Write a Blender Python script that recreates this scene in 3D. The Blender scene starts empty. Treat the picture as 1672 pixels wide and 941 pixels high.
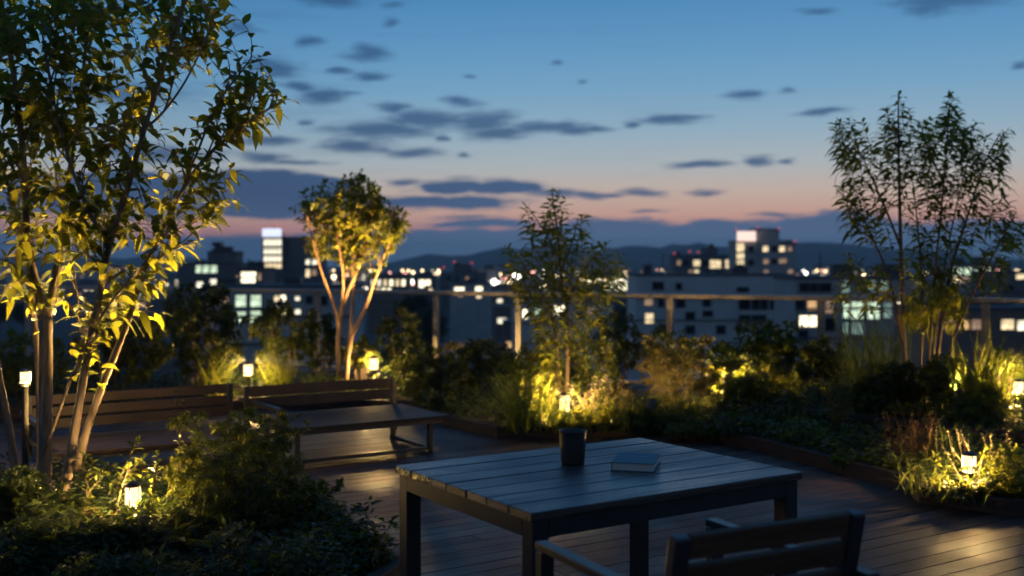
import bpy, math, random
import numpy as np
from mathutils import Vector

S = bpy.context.scene
COL = S.collection
random.seed(7)
RNG = np.random.default_rng(11)
R = math.radians
F, CX, HY, EYE = 1760.0, 836.0, 430.0, 1.45      # focal length, centre and horizon of the photograph in pixels, eye height in metres

# ------------------------------------------------------------------ camera
cam_d = bpy.data.cameras.new('camera')
cam = bpy.data.objects.new('camera', cam_d)
COL.objects.link(cam)
cam.location = (0, 0, EYE)
cam.rotation_euler = (R(90), 0, 0)
cam_d.sensor_width = 36
cam_d.lens = 36 * F / 1672
cam_d.shift_y = -(470.5 - HY) / 1672
cam_d.clip_start = 0.05
cam_d.clip_end = 20000
cam_d.dof.use_dof = True
cam_d.dof.focus_distance = 4.6
cam_d.dof.aperture_fstop = 2.0
cam_d.dof.aperture_blades = 0
S.camera = cam

# ------------------------------------------------------------------ render and exposure
S.view_settings.view_transform = 'Standard'
S.view_settings.look = 'None'
S.view_settings.exposure = 0.0
S.view_settings.gamma = 1.0
S.view_settings.use_curve_mapping = False
S.render.engine = 'CYCLES'
S.cycles.use_denoising = True
S.cycles.max_bounces = 6
S.cycles.diffuse_bounces = 3
S.cycles.glossy_bounces = 3
S.cycles.transmission_bounces = 4
S.cycles.transparent_max_bounces = 8
S.cycles.volume_bounces = 1
S.cycles.sample_clamp_indirect = 4.0
S.cycles.sample_clamp_direct = 0.0
S.cycles.caustics_reflective = False
S.cycles.caustics_refractive = False


def lin(r, g, b, k=1.0):
    f = lambda c: (c / 255 / 12.92) if c / 255 <= 0.04045 else ((c / 255 + 0.055) / 1.055) ** 2.4
    return (f(r) * k, f(g) * k, f(b) * k, 1.0)


# ------------------------------------------------------------------ sky at dusk: a real sky at infinity, by direction only
W = bpy.data.worlds.new('World')
S.world = W
W.use_nodes = True
wt = W.node_tree
wt.nodes.clear()


def wn(kind, **kw):
    n = wt.nodes.new(kind)
    for k, v in kw.items():
        setattr(n, k, v)
    return n


def wmath(op, a, b=None, c=None, clamp=False):
    n = wn('ShaderNodeMath', operation=op, use_clamp=clamp)
    for i, v in enumerate((a, b, c)):
        if v is None:
            continue
        if isinstance(v, (int, float)):
            n.inputs[i].default_value = v
        else:
            wt.links.new(v, n.inputs[i])
    return n.outputs[0]


def wvec(op, a, b=None, c=None, out=0):
    n = wn('ShaderNodeVectorMath', operation=op)
    for i, v in enumerate((a, b, c)):
        if v is None:
            continue
        if isinstance(v, tuple):
            n.inputs[i].default_value = v
        else:
            wt.links.new(v, n.inputs[i])
    return n.outputs[out]


def wramp(fac, stops):
    n = wn('ShaderNodeValToRGB')
    e = n.color_ramp.elements
    while len(e) < len(stops):
        e.new(0.5)
    for i, (p, c) in enumerate(stops):
        e[i].position = p
        e[i].color = c
    wt.links.new(fac, n.inputs[0])
    return n.outputs[0]


def wmix(fac, a, b, mode='MIX'):
    n = wn('ShaderNodeMix', data_type='RGBA', blend_type=mode)
    for i, v in ((0, fac), (6, a), (7, b)):
        if isinstance(v, (int, float, tuple)):
            n.inputs[i].default_value = v
        else:
            wt.links.new(v, n.inputs[i])
    return n.outputs[2]


geo = wn('ShaderNodeTexCoord').outputs['Generated']
sep = wn('ShaderNodeSeparateXYZ')
wt.links.new(geo, sep.inputs[0])
sx, sy, sz = sep.outputs
az = wmath('ARCTAN2', sx, sy)
hor = wmath('SQRT', wmath('ADD', wmath('MULTIPLY', sx, sx), wmath('MULTIPLY', sy, sy)))
el = wmath('DIVIDE', sz, wmath('MAXIMUM', hor, 0.02))
uvn = wn('ShaderNodeCombineXYZ')
wt.links.new(az, uvn.inputs[0])
wt.links.new(el, uvn.inputs[1])
uv = uvn.outputs[0]


def wnoise(scale_vec, scale, detail, rough=0.55, off=(0, 0, 0)):
    n = wn('ShaderNodeTexNoise')
    n.inputs['Scale'].default_value = scale
    n.inputs['Detail'].default_value = detail
    n.inputs['Roughness'].default_value = rough
    wt.links.new(wvec('MULTIPLY_ADD', uv, scale_vec, off), n.inputs['Vector'])
    return n


# clear-sky colour by elevation (t = 0 at the horizon, 1 at tan(elevation) = 0.6)
t = wmath('DIVIDE', el, 0.6, clamp=True)
px2t = lambda y: (HY - y) / F / 0.6
SKY = [(0.0, lin(84, 114, 150)), (px2t(398), lin(86, 114, 149)), (px2t(391), lin(176, 128, 132)), (px2t(378), lin(207, 149, 144)), (px2t(350), lin(217, 171, 153)),
       (px2t(315), lin(209, 186, 172)), (px2t(270), lin(181, 189, 192)), (px2t(215), lin(152, 180, 199)),
       (px2t(150), lin(124, 169, 201)), (px2t(80), lin(102, 156, 198)), (px2t(0), lin(82, 141, 189)),
       (0.65, lin(68, 124, 176)), (1.0, lin(60, 110, 164))]
clear = wramp(t, SKY)
# the glow of the set sun sits to the right of the view axis and fades away round the horizon
gl = wmath('COSINE', wmath('SUBTRACT', az, 0.22))
away = wmath('MULTIPLY_ADD', gl, 0.5, 0.5, clamp=True)
tint = wramp(away, [(0.0, (0.57, 0.54, 0.53, 1)), (0.80, (0.60, 0.62, 0.66, 1)), (0.93, (0.76, 0.83, 0.88, 1)), (0.975, (0.93, 0.97, 0.99, 1)), (1.0, (1.0, 1.0, 1.0, 1))])
clear = wmix(1.0, clear, tint, 'MULTIPLY')

# clouds: (x, y, half width, half height, faintness) as seen from the terrace, stored as azimuth and elevation
CLOUDS = [
    (535, 4, 62, 11, .15), (640, 8, 22, 9, .3), (640, 38, 20, 9, .3), (500, 68, 24, 10, .1), (605, 86, 34, 12, 0), (602, 127, 32, 8, 0),
    (555, 115, 22, 8, .2), (440, 112, 56, 22, .2), (525, 157, 40, 15, 0), (490, 141, 36, 10, .05), (570, 152, 26, 5, .3), (395, 45, 45, 12, .3),
    (620, 213, 88, 16, 0), (585, 240, 56, 12, 0), (700, 196, 72, 14, 0), (645, 180, 30, 10, .1), (782, 199, 66, 18, 0), (815, 216, 56, 13, 0),
    (895, 208, 62, 11, 0), (935, 214, 40, 8, 0), (968, 211, 24, 6, .1), (752, 165, 30, 9, .05), (674, 251, 48, 8, 0), (757, 253, 12, 5, .2), (722, 228, 22, 6, .15),
    (500, 200, 16, 6, .25), (440, 232, 48, 10, .1), (425, 258, 44, 9, .05), (480, 266, 64, 5, .15), (240, 250, 130, 16, .1), (180, 150, 150, 24, .25),
    (655, 297, 24, 7, .05), (740, 304, 62, 12, -.05), (826, 306, 62, 12, -.05), (725, 329, 120, 11, -.05), (898, 316, 52, 8, 0), (962, 318, 46, 7, 0), (1045, 314, 36, 7, .05),
    (1003, 318, 32, 5, .15), (1146, 313, 40, 5, .15), (790, 366, 92, 8, 0), (765, 354, 46, 5, .15), (1060, 345, 40, 3, .3),
    (1218, 155, 29, 8, 0), (1290, 148, 18, 6, .1), (1342, 181, 40, 7, 0), (1090, 195, 58, 8, 0), (1022, 203, 18, 7, .1), (1142, 268, 48, 7, 0),
    (1240, 263, 34, 9, .05), (1292, 263, 20, 5, .15), (1257, 352, 30, 5, .05), (1560, -4, 112, 24, .1), (1515, 16, 52, 12, .15), (1330, 18, 40, 8, .35),
    (905, 102, 15, 5, .25), (1668, 108, 18, 7, .1), (760, 122, 14, 5, .3), (950, 136, 10, 4, .35), (1585, 358, 40, 5, .1),
]
BANKS = [   # broad banks with a firm upper edge
    (1000, 412, 120, 45, -.3), (1360, 412, 150, 52, -.3), (1170, 414, 120, 42, -.3), (1590, 412, 170, 42, -.3), (770, 416, 190, 34, -.3),
    (520, 420, 240, 30, -.3), (200, 420, 260, 28, -.3), (1900, 410, 300, 44, -.2), (-200, 415, 400, 40, -.2),
    (420, 318, 150, 36, -.1), (220, 320, 200, 36, -.1), (60, 320, 180, 30, 0), (520, 302, 55, 16, 0),
    (740, 306, 60, 10, 0), (826, 308, 62, 11, 0), (725, 329, 110, 9, 0), (790, 366, 85, 6, 0),
]
n1 = wnoise((16, 60, 0), 1.0, 3.0)
warp = wvec('MULTIPLY_ADD', wvec('SUBTRACT', n1.outputs['Color'], (0.5, 0.5, 0.5)), (0.045, 0.0105, 0), uv)
n2 = wnoise((42, 210, 0), 1.0, 6.0, 0.66, (3.1, 7.7, 0))
def cloud_field(items):
    best = None
    for (cx, cy, rx, ry, faint) in items:
        u0 = math.atan((cx - CX) / F)
        c0 = math.cos(u0)
        v0 = (HY - cy) / F * c0
        a, b = rx / F * c0 * c0, ry / F * c0
        q = wvec('MULTIPLY_ADD', warp, (1 / a, 1 / b, 0), (-u0 / a, -v0 / b, 0))
        q = wvec('LENGTH', q, out=1)
        if abs(faint) > 1e-4:
            q = wmath('ADD', q, faint)
        best = q if best is None else wmath('MINIMUM', best, q)
    return best


dmin = cloud_field(CLOUDS)
dbank = cloud_field(BANKS)
# broken cloud round the rest of the sky, outside the photographed part
n3 = wnoise((3.0, 9.0, 0), 1.0, 5.0, 0.55, (11.3, 2.9, 0))
wild = wmath('MULTIPLY_ADD', n3.outputs['Fac'], -4.0, 3.1)
side = wmath('ABSOLUTE', az)
wild = wmath('ADD', wild, wmath('MULTIPLY', wmath('SUBTRACT', 0.62, side, clamp=True), 8.0))
dmin = wmath('MINIMUM', dmin, wild)
d = wmath('MULTIPLY_ADD', wmath('SUBTRACT', n2.outputs['Fac'], 0.5), 1.55, dmin)
mr = wn('ShaderNodeMapRange', interpolation_type='SMOOTHSTEP')
mr.inputs['From Min'].default_value = 1.55
mr.inputs['From Max'].default_value = 0.28
wt.links.new(d, mr.inputs['Value'])
m2 = wn('ShaderNodeMapRange', interpolation_type='SMOOTHSTEP')
m2.inputs['From Min'].default_value = 1.10
m2.inputs['From Max'].default_value = 0.86
wt.links.new(wmath('MULTIPLY_ADD', wmath('SUBTRACT', n2.outputs['Fac'], 0.5), 0.45, dbank), m2.inputs['Value'])
# thin veils of high cloud, stronger to the left
n4 = wnoise((5.0, 70, 0), 1.0, 5.0, 0.6, (1.7, 4.4, 0))
m3 = wn('ShaderNodeMapRange', interpolation_type='SMOOTHSTEP')
m3.inputs['From Min'].default_value = 0.50
m3.inputs['From Max'].default_value = 0.78
m3.inputs['To Max'].default_value = 0.45
wt.links.new(n4.outputs['Fac'], m3.inputs['Value'])
veil = wmath('MULTIPLY', m3.outputs[0], wmath('MULTIPLY_ADD', az, -1.6, 0.45, clamp=True))
mask = wmath('MAXIMUM', wmath('MULTIPLY', wmath('MAXIMUM', mr.outputs[0], veil), 0.92), m2.outputs[0])
cloud = wramp(t, [(0.0, lin(84, 114, 150)), (px2t(385), lin(85, 113, 148)), (px2t(320), lin(66, 94, 132)), (px2t(220), lin(64, 96, 134)), (px2t(60), lin(62, 102, 144)), (1.0, lin(40, 66, 104))])
cloud = wmix(1.0, cloud, wramp(away, [(0.0, (0.5, 0.5, 0.55, 1)), (0.955, (0.72, 0.78, 0.84, 1)), (0.985, (1, 1, 1, 1))]), 'MULTIPLY')
sky = wmix(wmath('MULTIPLY', mask, 0.97), clear, cloud)
below = wmath('MULTIPLY', el, -60.0, clamp=True)
sky = wmix(below, sky, lin(30, 38, 50))
bg = wn('ShaderNodeBackground')
bg.inputs['Strength'].default_value = 1.0
wt.links.new(sky, bg.inputs['Color'])
wo = wn('ShaderNodeOutputWorld')
wt.links.new(bg.outputs[0], wo.inputs[0])
W.cycles.sampling_method = 'MANUAL'
W.cycles.sample_map_resolution = 1024

# ------------------------------------------------------------------ helpers


def ray(px, py, Y):
    """The point at depth Y that the photograph shows at (px, py)."""
    return Vector(((px - CX) / F * Y, Y, EYE - (py - HY) / F * Y))


def mat(name, base=(0.1, 0.1, 0.1), rough=0.6, metal=0.0, spec=0.5, noise=None, bump=0.0, bump_scale=40, coat=0.0):
    """noise = (second colour, scale, stretch vector)"""
    m = bpy.data.materials.new(name)
    m.use_nodes = True
    nt = m.node_tree
    b = nt.nodes['Principled BSDF']
    b.inputs['Base Color'].default_value = (*base, 1)
    b.inputs['Roughness'].default_value = rough
    b.inputs['Metallic'].default_value = metal
    b.inputs['Specular IOR Level'].default_value = spec
    b.inputs['Coat Weight'].default_value = coat
    tc = nt.nodes.new('ShaderNodeTexCoord')
    if noise:
        c2, sc, st = noise
        mp = nt.nodes.new('ShaderNodeMapping')
        mp.inputs['Scale'].default_value = st
        nt.links.new(tc.outputs['Object'], mp.inputs['Vector'])
        nz = nt.nodes.new('ShaderNodeTexNoise')
        nz.inputs['Scale'].default_value = sc
        nz.inputs['Detail'].default_value = 6
        nt.links.new(mp.outputs[0], nz.inputs['Vector'])
        rp = nt.nodes.new('ShaderNodeValToRGB')
        rp.color_ramp.elements[0].position = 0.32
        rp.color_ramp.elements[0].color = (*base, 1)
        rp.color_ramp.elements[1].position = 0.68
        rp.color_ramp.elements[1].color = (*c2, 1)
        nt.links.new(nz.outputs['Fac'], rp.inputs[0])
        nt.links.new(rp.outputs[0], b.inputs['Base Color'])
        if bump:
            bp = nt.nodes.new('ShaderNodeBump')
            bp.inputs['Strength'].default_value = bump
            bp.inputs['Distance'].default_value = 0.01
            nt.links.new(nz.outputs['Fac'], bp.inputs['Height'])
            nt.links.new(bp.outputs[0], b.inputs['Normal'])
    return m


def glow(name, col, strength, vary=0.0, scale=1.0):
    m = bpy.data.materials.new(name)
    m.use_nodes = True
    nt = m.node_tree
    nt.nodes.clear()
    e = nt.nodes.new('ShaderNodeEmission')
    e.inputs['Color'].default_value = (*col, 1)
    e.inputs['Strength'].default_value = strength
    o = nt.nodes.new('ShaderNodeOutputMaterial')
    nt.links.new(e.outputs[0], o.inputs[0])
    if vary:
        tc = nt.nodes.new('ShaderNodeTexCoord')
        nz = nt.nodes.new('ShaderNodeTexNoise')
        nz.inputs['Scale'].default_value = scale
        nt.links.new(tc.outputs['Object'], nz.inputs['Vector'])
        mr_ = nt.nodes.new('ShaderNodeMapRange')
        mr_.inputs['From Min'].default_value = 0.3
        mr_.inputs['From Max'].default_value = 0.7
        mr_.inputs['To Min'].default_value = strength * (1 - vary)
        mr_.inputs['To Max'].default_value = strength * (1 + vary)
        nt.links.new(nz.outputs['Fac'], mr_.inputs[0])
        nt.links.new(mr_.outputs[0], e.inputs['Strength'])
    return m


def leafmat(name, base, base2, trans, rough=0.45, tmix=0.42):
    """A leaf: glossy green skin with light coming through; every leaf its own shade."""
    m = bpy.data.materials.new(name)
    m.use_nodes = True
    nt = m.node_tree
    nt.nodes.clear()
    g = nt.nodes.new('ShaderNodeNewGeometry')
    rp = nt.nodes.new('ShaderNodeValToRGB')
    rp.color_ramp.elements[0].color = (*base, 1)
    rp.color_ramp.elements[1].color = (*base2, 1)
    nt.links.new(g.outputs['Random Per Island'], rp.inputs[0])
    p = nt.nodes.new('ShaderNodeBsdfPrincipled')
    p.inputs['Roughness'].default_value = rough
    p.inputs['Specular IOR Level'].default_value = 0.35
    nt.links.new(rp.outputs[0], p.inputs['Base Color'])
    tr = nt.nodes.new('ShaderNodeBsdfTranslucent')
    mx = nt.nodes.new('ShaderNodeMix')
    mx.data_type = 'RGBA'
    mx.blend_type = 'MULTIPLY'
    mx.inputs[0].default_value = 0.5
    mx.inputs[6].default_value = (*trans, 1)
    r2 = nt.nodes.new('ShaderNodeValToRGB')
    r2.color_ramp.elements[0].color = (0.35, 0.35, 0.35, 1)
    r2.color_ramp.elements[1].color = (1, 1, 1, 1)
    nt.links.new(g.outputs['Random Per Island'], r2.inputs[0])
    nt.links.new(r2.outputs[0], mx.inputs[7])
    nt.links.new(mx.outputs[2], tr.inputs['Color'])
    ms = nt.nodes.new('ShaderNodeMixShader')
    ms.inputs[0].default_value = tmix
    nt.links.new(p.outputs[0], ms.inputs[1])
    nt.links.new(tr.outputs[0], ms.inputs[2])
    o = nt.nodes.new('ShaderNodeOutputMaterial')
    nt.links.new(ms.outputs[0], o.inputs[0])
    return m


class MB:
    """Collects shapes, then links them as ONE mesh object."""

    def __init__(self):
        self.v, self.f, self.n = [], [], 0

    def add(self, v, f):
        self.v.append(np.asarray(v, float).reshape(-1, 3))
        self.f += [tuple(i + self.n for i in q) for q in f]
        self.n += len(self.v[-1])

    def box(self, c, size, ux=(1, 0, 0), uy=(0, 1, 0), uz=(0, 0, 1)):
        c, ux, uy, uz = (np.asarray(q, float) for q in (c, ux, uy, uz))
        v = [c + ux * size[0] / 2 * a + uy * size[1] / 2 * b + uz * size[2] / 2 * d for a in (-1, 1) for b in (-1, 1) for d in (-1, 1)]
        self.add(v, [(0, 1, 3, 2), (4, 6, 7, 5), (0, 4, 5, 1), (2, 3, 7, 6), (0, 2, 6, 4), (1, 5, 7, 3)])

    def bar(self, a, b, w, h, up=(0, 0, 1)):
        a, b = Vector(a), Vector(b)
        d = (b - a)
        L = d.length
        d.normalize()
        s = d.cross(Vector(up))
        if s.length < 1e-4:
            s = d.cross(Vector((0, 1, 0)))
        s.normalize()
        u = s.cross(d)
        self.box((a + b) / 2, (w, L, h), s, d, u)

    def tube(self, pts, rad, seg=7, cap=True):
        pts = [Vector(p) for p in pts]
        n = len(pts)
        rad = [rad] * n if isinstance(rad, (int, float)) else rad
        v, f = [], []
        prev = None
        for i, p in enumerate(pts):
            d = (pts[min(i + 1, n - 1)] - pts[max(i - 1, 0)]).normalized()
            if prev is None:
                s = d.cross(Vector((0.13, 1, 0.21))).normalized()
            else:
                s = (prev - d * prev.dot(d)).normalized()
            prev = s
            u = d.cross(s)
            for k in range(seg):
                a = 2 * math.pi * k / seg
                v.append(p + (s * math.cos(a) + u * math.sin(a)) * rad[i])
        for i in range(n - 1):
            for k in range(seg):
                k2 = (k + 1) % seg
                f.append((i * seg + k, i * seg + k2, (i + 1) * seg + k2, (i + 1) * seg + k))
        if cap:
            f.append(tuple(range(seg))[::-1])
            f.append(tuple((n - 1) * seg + k for k in range(seg)))
        self.add([tuple(q) for q in v], f)

    def lathe(self, c, prof, seg=28):
        """prof: (radius, height) from bottom to top round c"""
        v, f = [], []
        for r, z in prof:
            for k in range(seg):
                a = 2 * math.pi * k / seg
                v.append((c[0] + r * math.cos(a), c[1] + r * math.sin(a), c[2] + z))
        for i in range(len(prof) - 1):
            for k in range(seg):
                k2 = (k + 1) % seg
                f.append((i * seg + k, i * seg + k2, (i + 1) * seg + k2, (i + 1) * seg + k))
        f.append(tuple(range(seg))[::-1])
        f.append(tuple((len(prof) - 1) * seg + k for k in range(seg)))
        self.add(v, f)

    def build(self, name, m, parent=None, smooth=False, bevel=0.0):
        me = bpy.data.meshes.new(name)
        v = np.concatenate(self.v)
        me.from_pydata(v.tolist(), [], self.f)
        me.materials.append(m)
        if smooth:
            me.polygons.foreach_set('use_smooth', [True] * len(me.polygons))
        me.update()
        o = bpy.data.objects.new(name, me)
        COL.objects.link(o)
        if parent is not None:
            o.parent = parent
            o.location = -parent.location if parent.rotation_euler[2] == 0 else o.location
        if bevel:
            bv = o.modifiers.new('bevel', 'BEVEL')
            bv.width = bevel
            bv.segments = 2
            bv.limit_method = 'ANGLE'
        return o


def tag(o, label=None, cat=None, group=None, kind=None):
    for k, q in (('label', label), ('category', cat), ('group', group), ('kind', kind)):
        if q:
            o[k] = q
    return o


def thing(name, label, cat, loc=(0, 0, 0), rz=0.0, group=None):
    o = bpy.data.objects.new(name, None)
    o.empty_display_size = 0.1
    COL.objects.link(o)
    o.location = loc
    o.rotation_euler = (0, 0, rz)
    return tag(o, label, cat, group)


def copy_tree(o, parent=None):
    c = o.copy()
    COL.objects.link(c)
    if parent is not None:
        c.parent = parent
    for ch in list(o.children):
        copy_tree(ch, c)
    return c


def fast_mesh(name, V, tri, m, parent=None):
    """V (n,3), tri (k,3) -> one mesh object in world coordinates under its parent"""
    me = bpy.data.meshes.new(name)
    V = np.ascontiguousarray(V, np.float32)
    tri = np.ascontiguousarray(tri, np.int32)
    me.vertices.add(len(V))
    me.vertices.foreach_set('co', V.ravel())
    me.loops.add(tri.size)
    me.loops.foreach_set('vertex_index', tri.ravel())
    me.polygons.add(len(tri))
    me.polygons.foreach_set('loop_start', np.arange(len(tri), dtype=np.int32) * 3)
    me.update(calc_edges=True)
    me.validate()
    me.materials.append(m)
    o = bpy.data.objects.new(name, me)
    COL.objects.link(o)
    if parent is not None:
        o.parent = parent
        o.location = -parent.location
    return o


LAMP_ROOM = []                                     # plants keep a hand's width off the garden lamps


def unit(a):
    return a / np.maximum(np.linalg.norm(a, axis=-1, keepdims=True), 1e-9)


def clear_of_lamps(P, tips):
    ok = np.ones(len(P), bool)
    for x, y, r, z in LAMP_ROOM:
        for q in (P, (P + tips) / 2):
            ok &= (np.hypot(q[:, 0] - x, q[:, 1] - y) > r) | (q[:, 2] > z)
    return ok


def leaf_arrays(P, D, L, Wd, droop=0.25, fold=0.18, roll=None, simple=False):
    """Leaves as folded lance shapes: P base points, D directions, L lengths, Wd widths"""
    n = len(P)
    P, D = np.asarray(P, float), unit(np.asarray(D, float))
    L = np.broadcast_to(np.asarray(L, float), (n,))[:, None]
    Wd = np.broadcast_to(np.asarray(Wd, float), (n,))[:, None]
    droop = np.broadcast_to(np.asarray(droop, float), (n,))[:, None]
    up = np.tile((0.0, 0.0, 1.0), (n, 1)) + RNG.normal(0, 0.35, (n, 3))
    Sd = unit(np.cross(D, up))
    N = np.cross(Sd, D)
    down = np.array((0, 0, -1.0))
    at = lambda tt: P + D * L * tt + down * droop * L * tt * tt
    if simple:
        q = at(0.5)
        V = np.stack([at(0), q + Sd * Wd / 2 + N * Wd * fold, q - Sd * Wd / 2 + N * Wd * fold, at(1.0)], 1)
        T = np.array([(0, 1, 3), (0, 3, 2)])
    else:
        a, b = at(0.30), at(0.66)
        V = np.stack([at(0), a + Sd * Wd * .46 + N * Wd * fold, a, a - Sd * Wd * .46 + N * Wd * fold,
                      b + Sd * Wd * .36 + N * Wd * fold * .8, b, b - Sd * Wd * .36 + N * Wd * fold * .8, at(1.0)], 1)
        T = np.array([(0, 1, 2), (0, 2, 3), (1, 4, 5), (1, 5, 2), (2, 5, 6), (2, 6, 3), (4, 7, 5), (5, 7, 6)])
    ok = clear_of_lamps(P, V[:, -1])
    V = V[ok]
    n = len(V)
    k = V.shape[1]
    tri = (T[None] + (np.arange(n) * k)[:, None, None]).reshape(-1, 3)
    return V.reshape(-1, 3), tri


def join(parts):
    Vs, Ts, n = [], [], 0
    for V, T in parts:
        Vs.append(V)
        Ts.append(T + n)
        n += len(V)
    return np.concatenate(Vs), np.concatenate(Ts)


def blade_arrays(base, az_, length, width, lean, bend, seg=6):
    """Arching grass blades; every argument an array of n"""
    n = len(base)
    tt = np.linspace(0, 1, seg + 1)
    dirh = np.stack([np.cos(az_), np.sin(az_), np.zeros(n)], 1)
    ang = lean[:, None] + bend[:, None] * tt[None]           # angle from the vertical along the blade
    step = length[:, None] / seg
    dx = np.concatenate([np.zeros((n, 1)), np.cumsum(np.sin(ang[:, :-1]) * step, 1)], 1)
    dz = np.concatenate([np.zeros((n, 1)), np.cumsum(np.cos(ang[:, :-1]) * step, 1)], 1)
    C = base[:, None] + dirh[:, None] * dx[..., None] + np.array((0, 0, 1.0)) * dz[..., None]
    sd = np.stack([-np.sin(az_), np.cos(az_), np.zeros(n)], 1)
    w = width[:, None] * np.clip(1.0 - tt[None] ** 2.2, 0.04, 1) * 0.5
    V = np.stack([C + sd[:, None] * w[..., None], C - sd[:, None] * w[..., None]], 2)   # n, seg+1, 2, 3
    T = []
    for i in range(seg):
        a = 2 * i
        T += [(a, a + 1, a + 3), (a, a + 3, a + 2)]
    T = np.array(T)
    ok = clear_of_lamps(C[:, 0], C[:, -1])
    V = V[ok]
    n = len(V)
    k = (seg + 1) * 2
    return V.reshape(-1, 3), (T[None] + (np.arange(n) * k)[:, None, None]).reshape(-1, 3)


def bez(a, b, c, n):
    return [a * (1 - q) ** 2 + b * 2 * q * (1 - q) + c * q * q for q in np.linspace(0, 1, n)]


# ------------------------------------------------------------------ materials
def plank_mat(name, dark, light, rough=(0.35, 0.6), grain=(1, 14, 14), bump=0.25, rand=0.5, spec=0.5, grough=0.22):
    """Boards: long grain along local X, a shade for every board, patchy gloss"""
    m = bpy.data.materials.new(name)
    m.use_nodes = True
    nt = m.node_tree
    b = nt.nodes['Principled BSDF']
    b.inputs['Specular IOR Level'].default_value = spec
    tc = nt.nodes.new('ShaderNodeTexCoord')
    mp = nt.nodes.new('ShaderNodeMapping')
    mp.inputs['Scale'].default_value = grain
    nt.links.new(tc.outputs['Object'], mp.inputs[0])
    g = nt.nodes.new('ShaderNodeNewGeometry')
    ad = nt.nodes.new('ShaderNodeVectorMath')
    nt.links.new(mp.outputs[0], ad.inputs[0])
    ml = nt.nodes.new('ShaderNodeMath')
    ml.operation = 'MULTIPLY'
    ml.inputs[1].default_value = 40
    nt.links.new(g.outputs['Random Per Island'], ml.inputs[0])
    nt.links.new(ml.outputs[0], ad.inputs[1])
    nz = nt.nodes.new('ShaderNodeTexNoise')
    nz.inputs['Scale'].default_value = 3.0
    nz.inputs['Detail'].default_value = 8
    nz.inputs['Roughness'].default_value = 0.65
    nt.links.new(ad.outputs[0], nz.inputs['Vector'])
    ma = nt.nodes.new('ShaderNodeMath')
    ma.operation = 'MULTIPLY_ADD'
    ma.inputs[1].default_value = rand
    nt.links.new(g.outputs['Random Per Island'], ma.inputs[0])
    nt.links.new(nz.outputs['Fac'], ma.inputs[2])
    sb = nt.nodes.new('ShaderNodeMath')
    sb.operation = 'SUBTRACT'
    sb.inputs[1].default_value = rand / 2
    nt.links.new(ma.outputs[0], sb.inputs[0])
    rp = nt.nodes.new('ShaderNodeValToRGB')
    rp.color_ramp.elements[0].position = 0.25
    rp.color_ramp.elements[0].color = (*dark, 1)
    rp.color_ramp.elements[1].position = 0.78
    rp.color_ramp.elements[1].color = (*light, 1)
    nt.links.new(sb.outputs[0], rp.inputs[0])
    nt.links.new(rp.outputs[0], b.inputs['Base Color'])
    n2_ = nt.nodes.new('ShaderNodeTexNoise')
    n2_.inputs['Scale'].default_value = 1.3
    n2_.inputs['Detail'].default_value = 5
    nt.links.new(tc.outputs['Object'], n2_.inputs['Vector'])
    r2 = nt.nodes.new('ShaderNodeMapRange')
    r2.inputs['From Min'].default_value = 0.35
    r2.inputs['From Max'].default_value = 0.65
    r2.inputs['To Min'].default_value = rough[0]
    r2.inputs['To Max'].default_value = rough[1]
    nt.links.new(n2_.outputs['Fac'], r2.inputs[0])
    m4 = nt.nodes.new('ShaderNodeMath')
    m4.operation = 'MULTIPLY_ADD'
    m4.inputs[1].default_value = grough
    nt.links.new(nz.outputs['Fac'], m4.inputs[0])
    nt.links.new(r2.outputs[0], m4.inputs[2])
    nt.links.new(m4.outputs[0], b.inputs['Roughness'])
    bp = nt.nodes.new('ShaderNodeBump')
    bp.inputs['Strength'].default_value = bump
    bp.inputs['Distance'].default_value = 0.004
    nt.links.new(nz.outputs['Fac'], bp.inputs['Height'])
    nt.links.new(bp.outputs[0], b.inputs['Normal'])
    return m


M_DECK = plank_mat('deck_wood', (0.034, 0.018, 0.013), (0.098, 0.053, 0.037), (0.30, 0.58), (1.6, 20, 20), 0.8, 0.8, 0.4)
M_TABLE = plank_mat('table_wood', (0.014, 0.012, 0.011), (0.100, 0.082, 0.068), (-0.14, 0.16), (0.9, 20, 20), 0.7, 0.6, 0.9, 0.75)
M_SLAT = plank_mat('slat_wood', (0.020, 0.013, 0.009), (0.050, 0.030, 0.020), (0.42, 0.6), (1.5, 18, 18), 0.25, 0.4)
M_CHAIRWOOD = plank_mat('chair_wood', (0.070, 0.037, 0.021), (0.150, 0.080, 0.045), (0.48, 0.65), (1.5, 20, 20), 0.35, 0.4, 0.2)
M_EDGE = mat('edging_timber', (0.022, 0.014, 0.010), 0.75, noise=((0.050, 0.030, 0.019), 6, (1, 1, 6)), bump=0.4)
M_METAL = mat('charcoal_metal', (0.022, 0.023, 0.025), 0.38, spec=0.5, noise=((0.034, 0.034, 0.036), 9, (1, 1, 1)))
M_LAMPMETAL = mat('lamp_metal', (0.025, 0.022, 0.02), 0.45, noise=((0.045, 0.04, 0.035), 20, (1, 1, 1)))
M_RAIL = mat('rail_metal', (0.30, 0.27, 0.24), 0.34, metal=0.55, noise=((0.40, 0.36, 0.32), 3, (1, 1, 1)))
M_SOIL = mat('soil', (0.018, 0.013, 0.009), 0.95, noise=((0.045, 0.032, 0.022), 14, (1, 1, 1)), bump=0.9)
M_BARK = mat('pale_bark', (0.15, 0.105, 0.07), 0.8, noise=((0.34, 0.25, 0.17), 26, (1, 1, 0.25)), bump=0.7)
M_BARKD = mat('dark_bark', (0.055, 0.040, 0.028), 0.85, noise=((0.13, 0.09, 0.06), 30, (1, 1, 0.25)), bump=0.6)
M_BARKW = mat('warm_bark', (0.20, 0.12, 0.075), 0.8, noise=((0.36, 0.23, 0.14), 24, (1, 1, 0.25)), bump=0.6)
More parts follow.
